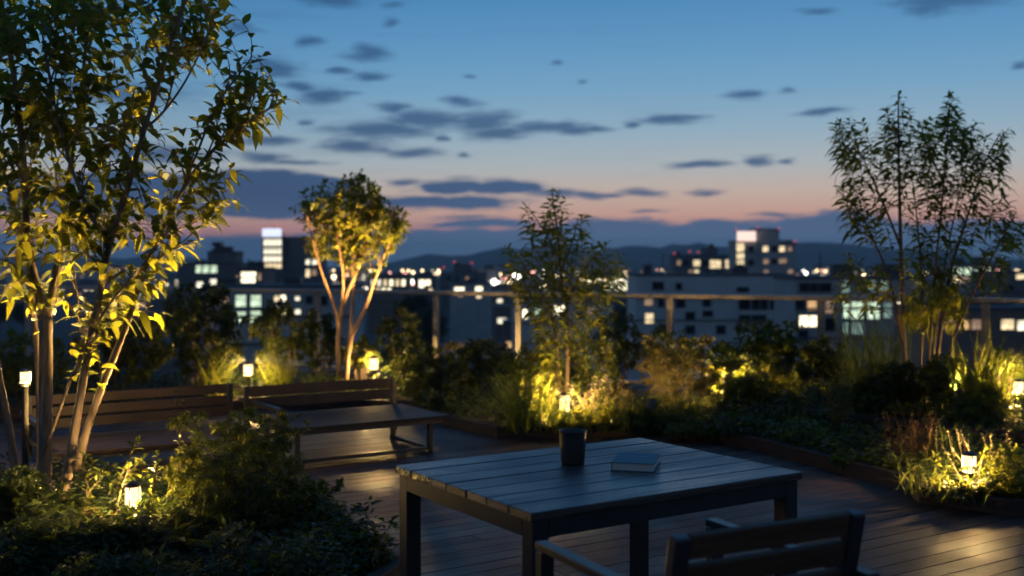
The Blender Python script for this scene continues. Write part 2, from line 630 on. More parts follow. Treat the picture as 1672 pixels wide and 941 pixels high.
M_LEAF = leafmat('broad_leaf', (0.034, 0.064, 0.013), (0.088, 0.112, 0.019), (0.46, 0.48, 0.035), 0.42, 0.46)
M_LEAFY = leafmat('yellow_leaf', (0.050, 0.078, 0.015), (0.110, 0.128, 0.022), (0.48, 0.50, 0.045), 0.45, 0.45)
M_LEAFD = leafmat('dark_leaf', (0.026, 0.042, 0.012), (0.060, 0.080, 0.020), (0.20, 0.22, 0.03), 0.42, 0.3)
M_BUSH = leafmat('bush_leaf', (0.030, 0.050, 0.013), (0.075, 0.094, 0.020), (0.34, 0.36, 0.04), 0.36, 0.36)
M_RUST = leafmat('rust_leaf', (0.072, 0.066, 0.022), (0.150, 0.118, 0.040), (0.42, 0.36, 0.07), 0.55, 0.4)
M_DRY = leafmat('dry_stalk', (0.11, 0.062, 0.026), (0.20, 0.115, 0.050), (0.40, 0.25, 0.08), 0.65, 0.3)
M_GRASS = leafmat('grass_blade', (0.062, 0.090, 0.020), (0.130, 0.150, 0.034), (0.46, 0.48, 0.06), 0.5, 0.42)
M_GRASSD = leafmat('grass_dark', (0.028, 0.050, 0.016), (0.065, 0.085, 0.026), (0.25, 0.30, 0.05), 0.5, 0.36)
M_PALE = leafmat('pale_flower', (0.24, 0.20, 0.10), (0.40, 0.32, 0.17), (0.55, 0.42, 0.20), 0.6, 0.4)
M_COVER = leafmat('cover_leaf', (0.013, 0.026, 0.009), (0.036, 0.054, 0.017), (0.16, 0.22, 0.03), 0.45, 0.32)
M_FERN = leafmat('fern_leaf', (0.035, 0.050, 0.016), (0.11, 0.085, 0.028), (0.36, 0.30, 0.06), 0.5, 0.4)
WARM = (1.0, 0.64, 0.22)
M_LENS = glow('lamp_lens_light', (1.0, 0.71, 0.35), 2.7)
_nt = M_LENS.node_tree                               # frosted glass: glows and lets the bulb's light out
_mx, _tr = _nt.nodes.new('ShaderNodeMixShader'), _nt.nodes.new('ShaderNodeBsdfTransparent')
_mx.inputs[0].default_value = 0.5
_nt.links.new(_tr.outputs[0], _mx.inputs[1])
_nt.links.new(_nt.nodes['Emission'].outputs[0], _mx.inputs[2])
_nt.links.new(_mx.outputs[0], _nt.nodes['Material Output'].inputs[0])
M_SPOT = glow('spotlight_lens_light', (1.0, 0.66, 0.25), 6.0)

# ------------------------------------------------------------------ the setting: deck, beds, terrace edge
GA = math.atan2(0.544, 0.839)                      # the deck boards, table and benches share one direction
gu = Vector((math.cos(GA), math.sin(GA), 0))
gv = Vector((-math.sin(GA), math.cos(GA), 0))


def rail_y(x):
    """depth of the terrace edge at x"""
    return 13.1 - (x + 0.92) * (2.7 / 5.49)


dk = MB()
pitch, gap, th = 0.122, 0.006, 0.028
k0 = 0
for i in range(-72, 132):
    vv = i * pitch
    u = -14 + random.uniform(0, 1.5)
    while u < 14:
        L = random.choice((2.4, 3.0, 3.6, 4.2))
        c = gu * (u + L / 2) + gv * vv
        if -7.5 < c.x < 7.5 and -2.5 < c.y and c.y < rail_y(c.x) + 0.4:
            dk.box((u + L / 2, vv, -th / 2 + random.uniform(-.0007, .0007)), (L - 0.004, pitch - gap, th))
        u += L
deck = dk.build('terrace_deck', M_DECK)
deck.rotation_euler = (0, 0, GA)
tag(deck, kind='structure')

sl = MB()
ra, rb = (-9.0, rail_y(-9.0)), (9.0, rail_y(9.0))
sl.add([(-9, -4, -0.05), (9, -4, -0.05), (9, rb[1] + .35, -0.05), (-9, ra[1] + .35, -0.05), (-9, -4, -26), (9, -4, -26), (9, rb[1] + .35, -26), (-9, ra[1] + .35, -26)],
       [(0, 1, 2, 3), (4, 7, 6, 5), (0, 4, 5, 1), (1, 5, 6, 2), (2, 6, 7, 3), (3, 7, 4, 0)])
tag(sl.build('terrace_slab', mat('terrace_concrete', (0.10, 0.10, 0.10), 0.85, noise=((0.16, 0.155, 0.15), 2, (1, 1, 1)))), kind='structure')

BED_FRONT = [(-.52, 4.95), (-.93, 5.8), (-1.30, 6.45), (-1.95, 6.80), (-2.75, 6.85), (-3.5, 6.75), (-5.6, 6.4), (-5.6, 2.6), (-1.75, 2.6), (-1.15, 3.6), (-.72, 4.4)]
BED_RIGHT = [(-.93, 10.6), (-.55, 9.6), (-.10, 8.95), (.55, 8.95), (1.25, 9.2), (1.62, 8.85), (1.95, 8.3), (2.30, 7.45), (2.52, 6.95), (2.50, 6.55), (2.85, 6.22), (3.5, 5.95), (4.6, 5.6),
             (7.4, 4.9), (7.4, rail_y(7.4) - .1), (-.93, rail_y(-.93) - .1)]
BED_BACK = [(-.93, 10.6), (-2.2, 10.75), (-4.0, 10.3), (-7.4, 9.6), (-7.4, rail_y(-7.4) - .1), (-.93, rail_y(-.93) - .1)]
RAISED = [(1.95, 9.95), (2.2, 9.4), (3.0, 8.5), (3.75, 7.75), (5.0, 6.9), (7.3, 6.0), (7.3, rail_y(7.3) - .15), (1.95, rail_y(1.95) - .15)]


def sheet(name, poly, z):
    b = MB()
    n = len(poly)
    b.add([(x, y, z) for x, y in poly] + [(x, y, -0.02) for x, y in poly], [tuple(range(n))] + [(i, i + n, (i + 1) % n + n, (i + 1) % n) for i in range(n)])
    return tag(b.build(name, M_SOIL), kind='structure')


sheet('planting_soil', BED_FRONT[::-1] if False else BED_FRONT, 0.055)
sheet('planting_soil', BED_RIGHT, 0.06)
sheet('planting_soil', BED_BACK, 0.057)
sheet('planting_soil', RAISED, 0.215)


def edging(label, pts, h, w=0.07):
    b = MB()
    P3 = [Vector((x, y, 0)) for x, y in pts]
    offs = []
    for i, p in enumerate(P3):
        d = (P3[min(i + 1, len(P3) - 1)] - P3[max(i - 1, 0)]).normalized()
        offs.append(Vector((-d.y, d.x, 0)) * w / 2)
    v, f = [], []
    for p, o in zip(P3, offs):
        v += [p + o + Vector((0, 0, -.02)), p + o + Vector((0, 0, h)), p - o + Vector((0, 0, h)), p - o + Vector((0, 0, -.02))]
    for i in range(len(P3) - 1):
        a, c = i * 4, i * 4 + 4
        f += [(a + k, c + k, c + (k + 1) % 4, a + (k + 1) % 4) for k in range(4)]
    f += [(0, 1, 2, 3), tuple(len(v) - 4 + k for k in (3, 2, 1, 0))]
    b.add([tuple(q) for q in v], f)
    return tag(b.build('bed_edging', M_EDGE, bevel=0.006), label, 'bed edging')


edging('low dark timber edging round the leafy bed beneath the multi stemmed tree', BED_FRONT[-3:] + BED_FRONT[:7], 0.085)
edging('long low brown timber edging curving past the bollard lamps beside the table', BED_RIGHT[:14], 0.095)
edging('raised brown timber edging of the upper planting bed below the railing shrubs', RAISED[:6], 0.222, 0.08)
edging('straight low timber edging of the far bed behind the daybed benches', BED_BACK[:4], 0.10)

# railing along the terrace edge
rl = thing('railing', 'long metal terrace railing with flat handrail and square posts', 'railing', (0, rail_y(0), 0))
hr = MB()
hr.bar((-8.8, rail_y(-8.8), 1.09), (8.8, rail_y(8.8), 1.09), 0.085, 0.052)
hr.build('handrail', M_RAIL, rl, bevel=0.008)
br = MB()
br.bar((-8.8, rail_y(-8.8), 0.13), (8.8, rail_y(8.8), 0.13), 0.04, 0.03)
br.build('bottom_rail', M_RAIL, rl)
rdir = Vector((5.49, -2.7, 0)).normalized()
rnrm = Vector((2.7, 5.49, 0)).normalized()
for xx in (-7.3, -5.7, -4.1, -2.5, -0.92, 0.08, 1.73, 3.18, 4.57, 6.0, 7.5):
    b = MB()
    b.box((xx, rail_y(xx), 0.531), (0.075, 0.05, 1.066), rdir, rnrm)
    b.box((xx, rail_y(xx), 0.006), (0.16, 0.14, 0.016), rdir, rnrm)
    b.build('post', M_RAIL, rl, bevel=0.004)

# ------------------------------------------------------------------ furniture
TZ = 0.72
tF, tL = Vector((0.057, 3.15, 0)), Vector((-0.400, 3.93, 0))
tu = gu
tv = gv
TL, TW = 1.145, 0.882
tbl = thing('outdoor_table', 'dark slatted wooden table on square metal legs with a cup and book on it', 'table', (*(tF + tu * TL / 2 + tv * TW / 2).xy, 0), GA)
top = MB()
nb, g_ = 7, 0.007
bw = (TW - g_ * (nb - 1)) / nb
for i in range(nb):
    top.box((random.uniform(-.0012, .0012), -TW / 2 + bw / 2 + i * (bw + g_), TZ - 0.0135 + random.uniform(-.0005, .0005)), (TL, bw, 0.027))
top.build('tabletop', M_TABLE, tbl, bevel=0.003)
fr = MB()
ins = 0.012
for s in (-1, 1):
    fr.box((0, s * (TW / 2 - ins - 0.02), TZ - 0.0275 - 0.0285), (TL - 2 * ins - 0.118, 0.04, 0.055))
    fr.box((s * (TL / 2 - ins - 0.02), 0, TZ - 0.0275 - 0.0285), (0.04, TW - 2 * ins - 0.118, 0.055))
fr.build('frame', M_METAL, tbl, bevel=0.002)
for a in (-1, 1):
    for c in (-1, 1):
        b = MB()
        b.box((a * (TL / 2 - ins - 0.029), c * (TW / 2 - ins - 0.029), (TZ - 0.029) / 2 + 0.003), (0.058, 0.058, TZ - 0.031))
        b.build('leg', M_METAL, tbl, bevel=0.003)

# cup
cp = thing('tumbler_cup', 'tall dark metal tumbler standing on the wooden table', 'cup', (0.221, 3.915, TZ))
cb = MB()
prof = [(0.034, 0.0), (0.0415, 0.002), (0.0430, 0.010), (0.0460, 0.05), (0.0490, 0.100), (0.0500, 0.120), (0.0508, 0.1225), (0.0500, 0.124), (0.0482, 0.122), (0.0465, 0.100), (0.0435, 0.05), (0.040, 0.012)]
cb.lathe((0.221, 3.915, TZ), prof, 40)
cb.build('body', mat('cup_glaze', (0.030, 0.022, 0.018), 0.32, spec=0.7, noise=((0.044, 0.033, 0.027), 30, (1, 1, 1))), cp, smooth=True)
dr = MB()
dr.lathe((0.221, 3.915, TZ), [(0.0455, 0.0925), (0.0455, 0.0935)], 32)
dr.build('drink', mat('coffee', (0.02, 0.010, 0.005), 0.08), cp)

# book
bkc = Vector((0.447, 3.872, TZ))
bk = thing('book', 'small blue hardback book lying closed on the wooden table', 'book', bkc, R(-14))
M_BOOK = mat('book_cloth', (0.030, 0.155, 0.205), 0.62, spec=0.3, noise=((0.040, 0.180, 0.235), 90, (1, 1, 1)), bump=0.15)
M_PAGE = mat('book_page', (0.68, 0.60, 0.52), 0.85, noise=((0.80, 0.73, 0.64), 30, (0.3, 0.3, 60)), bump=0.3)
b = MB()
b.box((0, 0, 0.0014), (0.152, 0.206, 0.0024))
b.box((0, 0, 0.0296), (0.152, 0.206, 0.0024))
b.box((-0.0752, 0, 0.0155), (0.0020, 0.206, 0.0256))
b.build('cover', M_BOOK, bk, bevel=0.0008)
b = MB()
b.box((-0.0015, 0, 0.0155), (0.1445, 0.198, 0.0252))
b.build('page_block', M_PAGE, bk)
b = MB()
for k in range(9):
    a = -0.032 + k * 0.0075
    b.bar((a, 0.028, 0.03105), (a + random.uniform(.001, .005), 0.028 + random.uniform(.004, .013), 0.03105), 0.0011, 0.0005)
b.build('cover_mark', mat('silver_foil', (0.36, 0.42, 0.46), 0.4), bk)

# armchair seen from behind
ca = R(27)
ch = thing('garden_armchair', 'dark slatted wooden armchair with metal frame pulled up to the table', 'chair', (0.484, 2.775, 0), ca)
# local: x across, +y forward (to the table), back at y = -0.27
hw, yb, yf = 0.266, -0.255, 0.29
b = MB()
for i in range(6):
    b.box((0, yf - 0.06 - i * 0.082, 0.425 - 0.004 * i), (hw * 2 - 0.052, 0.072, 0.022))
b.build('seat', M_CHAIRWOOD, ch, bevel=0.003)
bk_l = Vector((0, -0.20, 0.98)).normalized()
bn = Vector((0, 0.98, 0.20)).normalized()
base_b = Vector((0, yb + 0.055, 0.460))
b = MB()
for i in range(5):
    c = base_b + bk_l * (0.065 + i * 0.0735)
    b.box(c + bn * 0.0, (hw * 2 - 0.055, 0.020, 0.058), (1, 0, 0), bn, bk_l)
b.build('backrest', M_CHAIRWOOD, ch, bevel=0.003)
for s in (-1, 1):
    b = MB()
    p0 = base_b + bk_l * (-0.08) + Vector((s * (hw - 0.004), 0, 0))
    p1 = base_b + bk_l * 0.388 + Vector((s * (hw - 0.004), 0, 0))
    b.box((p0 + p1) / 2, (0.042, 0.036, (p1 - p0).length), (1, 0, 0), bn, bk_l)
    b.build('back_post', M_METAL, ch, bevel=0.006)
    b = MB()
    b.box((s * (hw + 0.020), (yf + yb) / 2 - 0.01, 0.683), (0.040, yf - yb + 0.10, 0.022))
    b.build('armrest', M_METAL, ch, bevel=0.003)
    b = MB()
    b.box((s * (hw + 0.020), yf + 0.02, 0.335), (0.040, 0.036, 0.668))
    b.build('leg', M_METAL, ch, bevel=0.003)
    b = MB()
    b.box((s * (hw + 0.020), yb - 0.045, 0.335), (0.040, 0.036, 0.668))
    b.build('leg', M_METAL, ch, bevel=0.003)
    b = MB()
    b.box((s * (hw + 0.020), (yf + yb) / 2 - 0.0125, 0.395), (0.030, yf - yb + 0.026, 0.04))
    b.build('side_rail', M_METAL, ch)
b = MB()
b.box((0, yf - 0.005, 0.393), (hw * 2 + 0.008, 0.03, 0.036))
b.box((0, yb + 0.02, 0.378), (hw * 2 + 0.008, 0.03, 0.036))
b.build('cross_rail', M_METAL, ch)


def daybed(label, right_back, length, depth, arms, back_slats, n_back, brace, sz=0.28, gap_up=0.045):
    """A low deep bench: right_back is its back corner on the right; local x runs left along the back, y towards the camera is negative"""
    t_ = thing('daybed_bench', label, 'bench', (right_back[0], right_back[1], 0), GA)
    L, D = length, depth
    b = MB()
    ns = 7
    w = D / ns
    for i in range(ns):
        b.box((-L / 2, -D + w / 2 + i * w, sz - 0.013), (L, w - 0.009, 0.026))
    b.build('seat', M_SLAT, t_, bevel=0.003)
    b = MB()
    z0 = sz + gap_up
    hh = (0.505 - z0) / n_back
    for i in range(n_back):
        b.box((-L / 2 - 0.02, 0.022 + 0.012 * i, z0 + hh * (i + .5)), (L - 0.13, 0.022, hh - back_slats), (1, 0, 0), Vector((0, .99, -.1)).normalized(), Vector((0, .1, .99)).normalized())
    b.build('backrest', M_SLAT, t_, bevel=0.003)
    for xx in (-0.052, -L + 0.03):
        b = MB()
        b.bar((xx, 0.03, 0.06), (xx, 0.062, 0.50), 0.035, 0.04, (0, 1, 0))
        b.build('back_post', M_METAL, t_, bevel=0.003)
    fr_ = MB()
    fr_.box((-L / 2, -D + 0.03, sz - 0.042), (L - 0.10, 0.035, 0.030))
    fr_.box((-L / 2, -0.03, sz - 0.042), (L - 0.10, 0.035, 0.030))
    fr_.build('frame', M_METAL, t_, bevel=0.002)
    for xx in (-0.13, -L + 0.13):
        for yy in (-D + 0.07, -0.10):
            b = MB()
            b.box((xx, yy, (sz - 0.058) / 2 + 0.002), (0.038, 0.038, sz - 0.060))
            b.build('leg', M_METAL, t_, bevel=0.003)
    if brace:
        b = MB()
        b.box((-L / 2, -D + 0.07, 0.028), (L - 0.302, 0.028, 0.026))
        b.build('stretcher', M_METAL, t_)
        b = MB()
        b.box((-0.13, -D / 2 - 0.015, 0.028), (0.028, D - 0.212, 0.026))
        b.build('stretcher', M_METAL, t_)
    if arms:
        for xx in (0.022, -L - 0.022):
            b = MB()
            b.box((xx, -D / 2 - 0.02, 0.378), (0.04, D + 0.05, 0.034))
            b.build('armrest', M_METAL, t_, bevel=0.003)
            b = MB()
            b.box((xx, -D - 0.025, 0.182), (0.04, 0.04, 0.357))
            b.build('leg', M_METAL, t_, bevel=0.003)
    return t_


daybed('low slatted bench with metal armrests half hidden behind the tree stems', (-2.16, 8.52), 1.55, 0.80, True, 0.018, 3, False, 0.205, 0.04)
daybed('low wide daybed bench without armrests in the middle of the deck', (-0.92, 8.98), 1.34, 0.80, False, 0.010, 2, True)


# ------------------------------------------------------------------ garden lamps
def bollard(label, px, py, Y, ground, lens_h=0.10, lens_r=0.042, post_r=0.030, cap=0.024, power=120.0):
    c = ray(px, py, Y)
    t_ = thing('bollard_lamp', label, 'lamp', (c.x, c.y, ground), 0, 'glowing bollard lamps among the plants')
    z0, z1 = c.z - lens_h / 2, c.z + lens_h / 2
    LAMP_ROOM.append((c.x, c.y, 0.12 if 'hid' not in label else 0.06, z1 + 0.07))
    b = MB()
    b.lathe((c.x, c.y, ground - 0.03), [(post_r + 0.012, 0), (post_r + 0.012, 0.04), (post_r, 0.046), (post_r, max(z0 - ground + 0.005, 0.06)), (lens_r + 0.004, max(z0 - ground + 0.02, 0.07)), (lens_r + 0.004, z0 - ground + 0.029)], 20)
    b.build('post', M_LAMPMETAL, t_, smooth=False)
    b = MB()
    b.lathe((c.x, c.y, z0), [(lens_r, 0), (lens_r, lens_h)], 24)
    b.build('lens', M_LENS, t_)
    b = MB()
    b.lathe((c.x, c.y, z1 + 0.001), [(lens_r + 0.005, 0), (lens_r + 0.006, 0.010), (lens_r * 0.8, cap * 0.75), (lens_r * 0.3, cap)], 24)
    b.build('cap', M_LAMPMETAL, t_)
    for k in range(3):
        a = 0.5 + k * 2.094
        b = MB()
        x, y = c.x + (lens_r + 0.003) * math.cos(a), c.y + (lens_r + 0.003) * math.sin(a)
        b.bar((x, y, z0), (x, y, z1), 0.005, 0.005)
        b.build('guard_bar', M_LAMPMETAL, t_)
    ld = bpy.data.lights.new('bulb', 'POINT')
    ld.energy = power
    ld.color = WARM
    ld.shadow_soft_size = lens_r * 0.55
    lo = bpy.data.objects.new('bulb', ld)
    COL.objects.link(lo)
    lo.parent = t_
    lo.location = (0, 0, c.z - ground)
    return t_


bollard('tall lit bollard lamp on a slim post before the bench end behind the tree', 41, 616, 6.60, 0.055, 0.066, 0.028, 0.020, 0.02)
bollard('lit bollard lamp between two arching grass clumps beyond the bench', 405, 604, 11.5, 0.057, 0.115, 0.046, power=115.0)
bollard('lit bollard lamp glowing at the foot of the small round crowned tree', 610, 594, 11.7, 0.057, 0.115, 0.046, power=115.0)
bollard('lit bollard lamp among pale flower spikes behind the cup', 922, 658, 9.3, 0.06, 0.13, 0.040, power=170.0)
bollard('caged lit bollard lamp low in the leaves beside the bush under the tree', 216, 810, 5.75, 0.055, 0.100, 0.037, 0.030, 0.030, 85.0)
bollard('lit bollard lamp with short dark post at the deck edge beyond the chair', 1583, 757, 6.6, 0.05, 0.100, 0.039, power=90.0)
bollard('small lit lamp mostly hidden behind yellow leaves by the rusty bush', 1188, 617, 10.2, 0.215, 0.10, 0.040)
bollard('lit lamp half hidden in the bright grass clump beside the railing', 1662, 633, 8.9, 0.215, 0.10, 0.042, power=170.0)


def spotlight(label, x, y, z, aim, power=160.0, cone=75, lift=0.08, tone=(1.0, 0.66, 0.24)):
    t_ = thing('garden_spotlight', label, 'spotlight', (x, y, z), 0, 'small ground spotlights hidden in the beds')
    d_ = (Vector(aim) - Vector((x, y, z + lift))).normalized()
    c = Vector((x, y, z + lift))
    b = MB()
    b.tube([c - d_ * 0.05, c - d_ * 0.045, c + d_ * 0.04], [0.02, 0.036, 0.040], 16)
    b.tube([c + d_ * 0.0401, c + d_ * 0.078], [0.0402, 0.047], 16, cap=False)
    b.build('housing', M_LAMPMETAL, t_)
    b = MB()
    b.tube([c + d_ * 0.041, c + d_ * 0.043], 0.034, 16)
    b.build('lens', M_SPOT, t_)
    b = MB()
    b.tube([(x, y, z - .03), (x, y, z + lift - 0.03)], 0.008, 8)
    b.build('stake', M_LAMPMETAL, t_)
    ld = bpy.data.lights.new('bulb', 'SPOT')
    ld.energy = power
    ld.color = tone
    ld.spot_size = R(cone)
    ld.spot_blend = 0.6
    ld.shadow_soft_size = 0.03
    lo = bpy.data.objects.new('bulb', ld)
    COL.objects.link(lo)
    lo.parent = t_
    lo.location = c + d_ * 0.05 - t_.location
    lo.rotation_euler = d_.to_track_quat('-Z', 'Y').to_euler()
    return t_


# ------------------------------------------------------------------ plants
def spread_leaves(path, n, start, Lf, Wf, droop, out, up, whorl=0, jitter=0.3):
    """n leaves along the outer part of a branch path, plus a whorl at its tip -> (P, D, L, W)"""
    pts = np.array([tuple(p) for p in path])
    seg = np.linalg.norm(np.diff(pts, axis=0), axis=1)
    cum = np.concatenate([[0], np.cumsum(seg)])
    tot = cum[-1]
    P_, D_, L_, W_ = [], [], [], []
    a0 = random.uniform(0, 6.28)
    for k in range(n + whorl):
        tip = k >= n
        s = tot * (1.0 - 0.02 * random.random()) if tip else tot * (start + (1 - start) * (k + random.random() * .6) / max(n, 1))
        i = min(np.searchsorted(cum, s, side='right') - 1, len(seg) - 1)
        p = pts[i] + (pts[i + 1] - pts[i]) * ((s - cum[i]) / max(seg[i], 1e-6))
        tg = pts[i + 1] - pts[i]
        tg = tg / max(np.linalg.norm(tg), 1e-6)
        e1 = np.cross(tg, (0.1, 0.3, 0.9))
        e1 /= max(np.linalg.norm(e1), 1e-6)
        e2 = np.cross(tg, e1)
        a = a0 + k * 2.399
        rad = e1 * math.cos(a) + e2 * math.sin(a)
        o = out * (0.7 if tip else 1.0)
        dd = tg * (1.0 if tip else 0.6) + rad * o + np.array((0, 0, up)) + RNG.normal(0, jitter, 3) * 0.5
        f = random.uniform(0.65, 1.15) * (0.85 if tip else 1.0)
        P_.append(p)
        D_.append(dd)
        L_.append(Lf * f)
        W_.append(Wf * f)
    return P_, D_, L_, W_


class Plant:
    def __init__(self, name, label, cat, base, group=None):
        self.t = thing(name, label, cat, base, 0, group)
        self.wood = MB()
        self.P, self.D, self.L, self.W = [], [], [], []
        self.stem_pts = []

    def stem(self, pts, r0, r1, seg=8, leafy=0, smooth=4):
        """a woody stem through pts (smoothed), tapering"""
        P_ = [Vector(p) for p in pts]
        for _ in range(2):
            Q = [P_[0]]
            for a, b_ in zip(P_, P_[1:]):
                Q += [a * .75 + b_ * .25, a * .25 + b_ * .75]
            Q.append(P_[-1])
            P_ = Q
        n = len(P_)
        self.wood.tube(P_, [(r0 + (r1 - r0) * (i / (n - 1)) ** 0.8) * random.uniform(.92, 1.08) for i in range(n)], seg)
        for i, p in enumerate(P_):
            self.stem_pts.append((p, r0 + (r1 - r0) * (i / (n - 1)), (P_[min(i + 1, n - 1)] - P_[max(i - 1, 0)]).normalized()))
        return P_

    def twig(self, tip, leaves, Lf, Wf, start=0.3, out=0.9, up=0.1, whorl=0, r=0.006, reach=0.9, rise=0.55, jitter=0.3, space=None, minlen=0.0):
        """a branch from the best place on the stems to tip"""
        tip = Vector(tip)
        best, bd = None, 1e9
        for p, rr, dd in self.stem_pts:
            dv = tip - p
            dist = dv.length
            cost = dist + (1.2 * max(0, p.z - tip.z + 0.25 * dist))
            cost += 3.0 * max(0.0, minlen - dist)
            if cost < bd:
                best, bd = (p, rr, dd), cost
        p, rr, dd = best
        dv = tip - p
        mid = p + dd * dv.length * 0.45 + dv * 0.22 + Vector((0, 0, rise * 0.1 * dv.length))
        path = bez(p, mid, tip, 7)
        r_ = min(r, rr * 0.75)
        if space:
            leaves = max(3, min(leaves, int(dv.length * (1 - start) / space)))
        self.wood.tube(path, [r_ + (0.0016 - r_) * i / 6 for i in range(7)], 5)
        for i, q in enumerate(path[2:-1]):
            self.stem_pts.append((q, r_ * (1 - (i + 2) / 7), (path[i + 3] - path[i + 1]).normalized()))
        self.leaves(path, leaves, start, Lf, Wf, out, up, whorl, jitter)
        return path

    def plume(self, tip, n, L, W, plen, r=0.005):
        """an upright shoot set with arching leaves that shorten to its tip"""
        tip = Vector(tip)
        base = self.t.location
        out_ = Vector((tip.x - base.x, tip.y - base.y, 0))
        d_ = Vector((0, 0, 1)) + out_ * 0.42 + Vector((random.uniform(-.2, .2), random.uniform(-.2, .2), 0))
        d_.normalize()
        st_ = tip - d_ * plen
        self.twig(st_, 0, L, W, r=r, rise=1.0, minlen=.12)
        path = bez(st_, (st_ + tip) / 2 + Vector((random.uniform(-.02, .02), random.uniform(-.02, .02), 0)), tip, 5)
        self.wood.tube(path, [.0032, .003, .0025, .002, .0012], 5)
        a0 = random.uniform(0, 6.28)
        e1 = d_.cross(Vector((.3, .9, .1))).normalized()
        e2 = d_.cross(e1)
        for k in range(n):
            q = ((k + random.random() * .7) / n) ** .85
            p = st_.lerp(tip, q)
            a = a0 + k * 2.399
            rad = e1 * math.cos(a) + e2 * math.sin(a)
            D = rad + d_ * (.30 + 1.0 * q ** 4) + Vector((random.gauss(0, .12), random.gauss(0, .12), random.gauss(0, .12)))
            self.P.append(tuple(p))
            self.D.append(tuple(D))
            f = random.uniform(.8, 1.15) * (1.1 - .38 * q)
            self.L.append(L * f)
            self.W.append(W * f)

    def leaves(self, path, n, start, Lf, Wf, out=0.9, up=0.1, whorl=0, jitter=0.3):
        a, b_, c, d_ = spread_leaves(path, n, start, Lf, Wf, 0, out, up, whorl, jitter)
        self.P += a
        self.D += b_
        self.L += c
        self.W += d_

    def done(self, bark, leaf, droop=0.3, wood_name='trunk', leaf_name='crown', simple=False, fold=0.18):
        if self.wood.v:
            self.wood.build(wood_name, bark, self.t, smooth=True)
        dr_ = droop * RNG.uniform(0.4, 1.6, len(self.P))
        V, T = leaf_arrays(np.array(self.P), np.array(self.D), np.array(self.L), np.array(self.W), dr_, fold, simple=simple)
        V[:, 2] = np.maximum(V[:, 2], 0.01)
        fast_mesh(leaf_name, V, T, leaf, self.t)
        return self.t


def in_blob(px, py, rx, ry, Y, dy, surface=0.0):
    while True:
        a, b_, c = random.uniform(-1, 1), random.uniform(-1, 1), random.uniform(-1, 1)
        q = a * a + b_ * b_ + c * c
        if surface <= q <= 1:
            return ray(px + a * rx, py + b_ * ry, Y + c * dy)


# --- the multi-stemmed tree at the near left
Y0 = 6.05
gz = 0.05
T1 = Plant('multi_stem_tree', 'tall multi stemmed tree with slender pale trunks and broad drooping leaves', 'tree', (*ray(90, 815, Y0).xy, gz))


def st(pl, px_pts, Y, r0, r1, dy=None, foot=True, **kw):
    pts = []
    for i, q in enumerate(px_pts):
        yy = Y + (q[2] if len(q) > 2 else 0)
        pts.append(ray(q[0], q[1], yy))
    if foot:
        pts[0].z = gz - 0.03
    return pl.stem(pts, r0, r1, **kw)


st(T1, [(72, 815), (74, 700), (75, 600), (76, 517)], Y0, 0.040, 0.033, seg=12)
st(T1, [(76, 520), (58, 465, -.05), (43, 385, -.1), (42, 320, -.15), (34, 200, -.2), (16, 80, -.3), (-10, -60, -.4)], Y0, 0.029, 0.010, foot=False, seg=10)
st(T1, [(76, 520), (90, 455, .05), (101, 390, .1), (108, 320, .15), (126, 200, .25), (140, 90, .3), (150, -60, .4)], Y0, 0.026, 0.008, foot=False, seg=10)
st(T1, [(64, 815, .12), (66, 720, .12), (62, 600, .12), (53, 480, .12), (40, 400, .1), (10, 290, .15), (-30, 160, .25)], Y0, 0.024, 0.008, seg=9)
st(T1, [(98, 815, -.1), (118, 727, -.1), (134, 634, -.12), (146, 560, -.15), (163, 480, -.2), (176, 405, -.25), (206, 318, -.3), (236, 210, -.4), (270, 100, -.5), (305, -10, -.6)], Y0, 0.029, 0.008, seg=11)
st(T1, [(176, 405, -.25), (158, 370, -.3), (140, 335, -.35), (112, 262, -.4), (90, 180, -.4), (70, 60, -.4)], Y0, 0.015, 0.006, foot=False, seg=8)
st(T1, [(112, 812, .1), (134, 727, .08), (163, 640, .05), (206, 535, 0), (229, 455, 0), (260, 383, -.05), (300, 304, -.1), (338, 252, -.15), (395, 208, -.2), (450, 170, -.25)], Y0, 0.028, 0.005, seg=11)
st(T1, [(66, 752, -.02), (86, 703, -.1), (113, 625, -.18), (159, 524, -.22), (210, 455, -.22), (262, 418, -.2), (315, 392, -.2)], Y0, 0.012, 0.004, foot=False, seg=7)
st(T1, [(32, 815, .05), (22, 740, .05), (8, 660, .05), (-8, 580, .05), (-40, 430, .1), (-80, 250, .2)], Y0, 0.028, 0.012, seg=10)
st(T1, [(142, 580, .2), (128, 500, .25), (118, 430, .3), (100, 330, .35), (80, 230, .4)], Y0, 0.010, 0.004, foot=False, seg=7)
st(T1, [(300, 304, -.1), (326, 240, -.2), (352, 170, -.25), (398, 112, -.3), (412, 92, -.3)], Y0, 0.009, 0.003, foot=False, seg=6)
st(T1, [(260, 383, -.05), (300, 372, 0), (340, 352, .05), (378, 330, .1)], Y0, 0.007, 0.003, foot=False, seg=6)
st(T1, [(236, 210, -.4), (262, 190, -.45), (300, 140, -.5), (330, 80, -.5), (350, 20, -.5)], Y0, 0.009, 0.003, foot=False, seg=6)
LF, WF = 0.113, 0.059
crown_tips = []
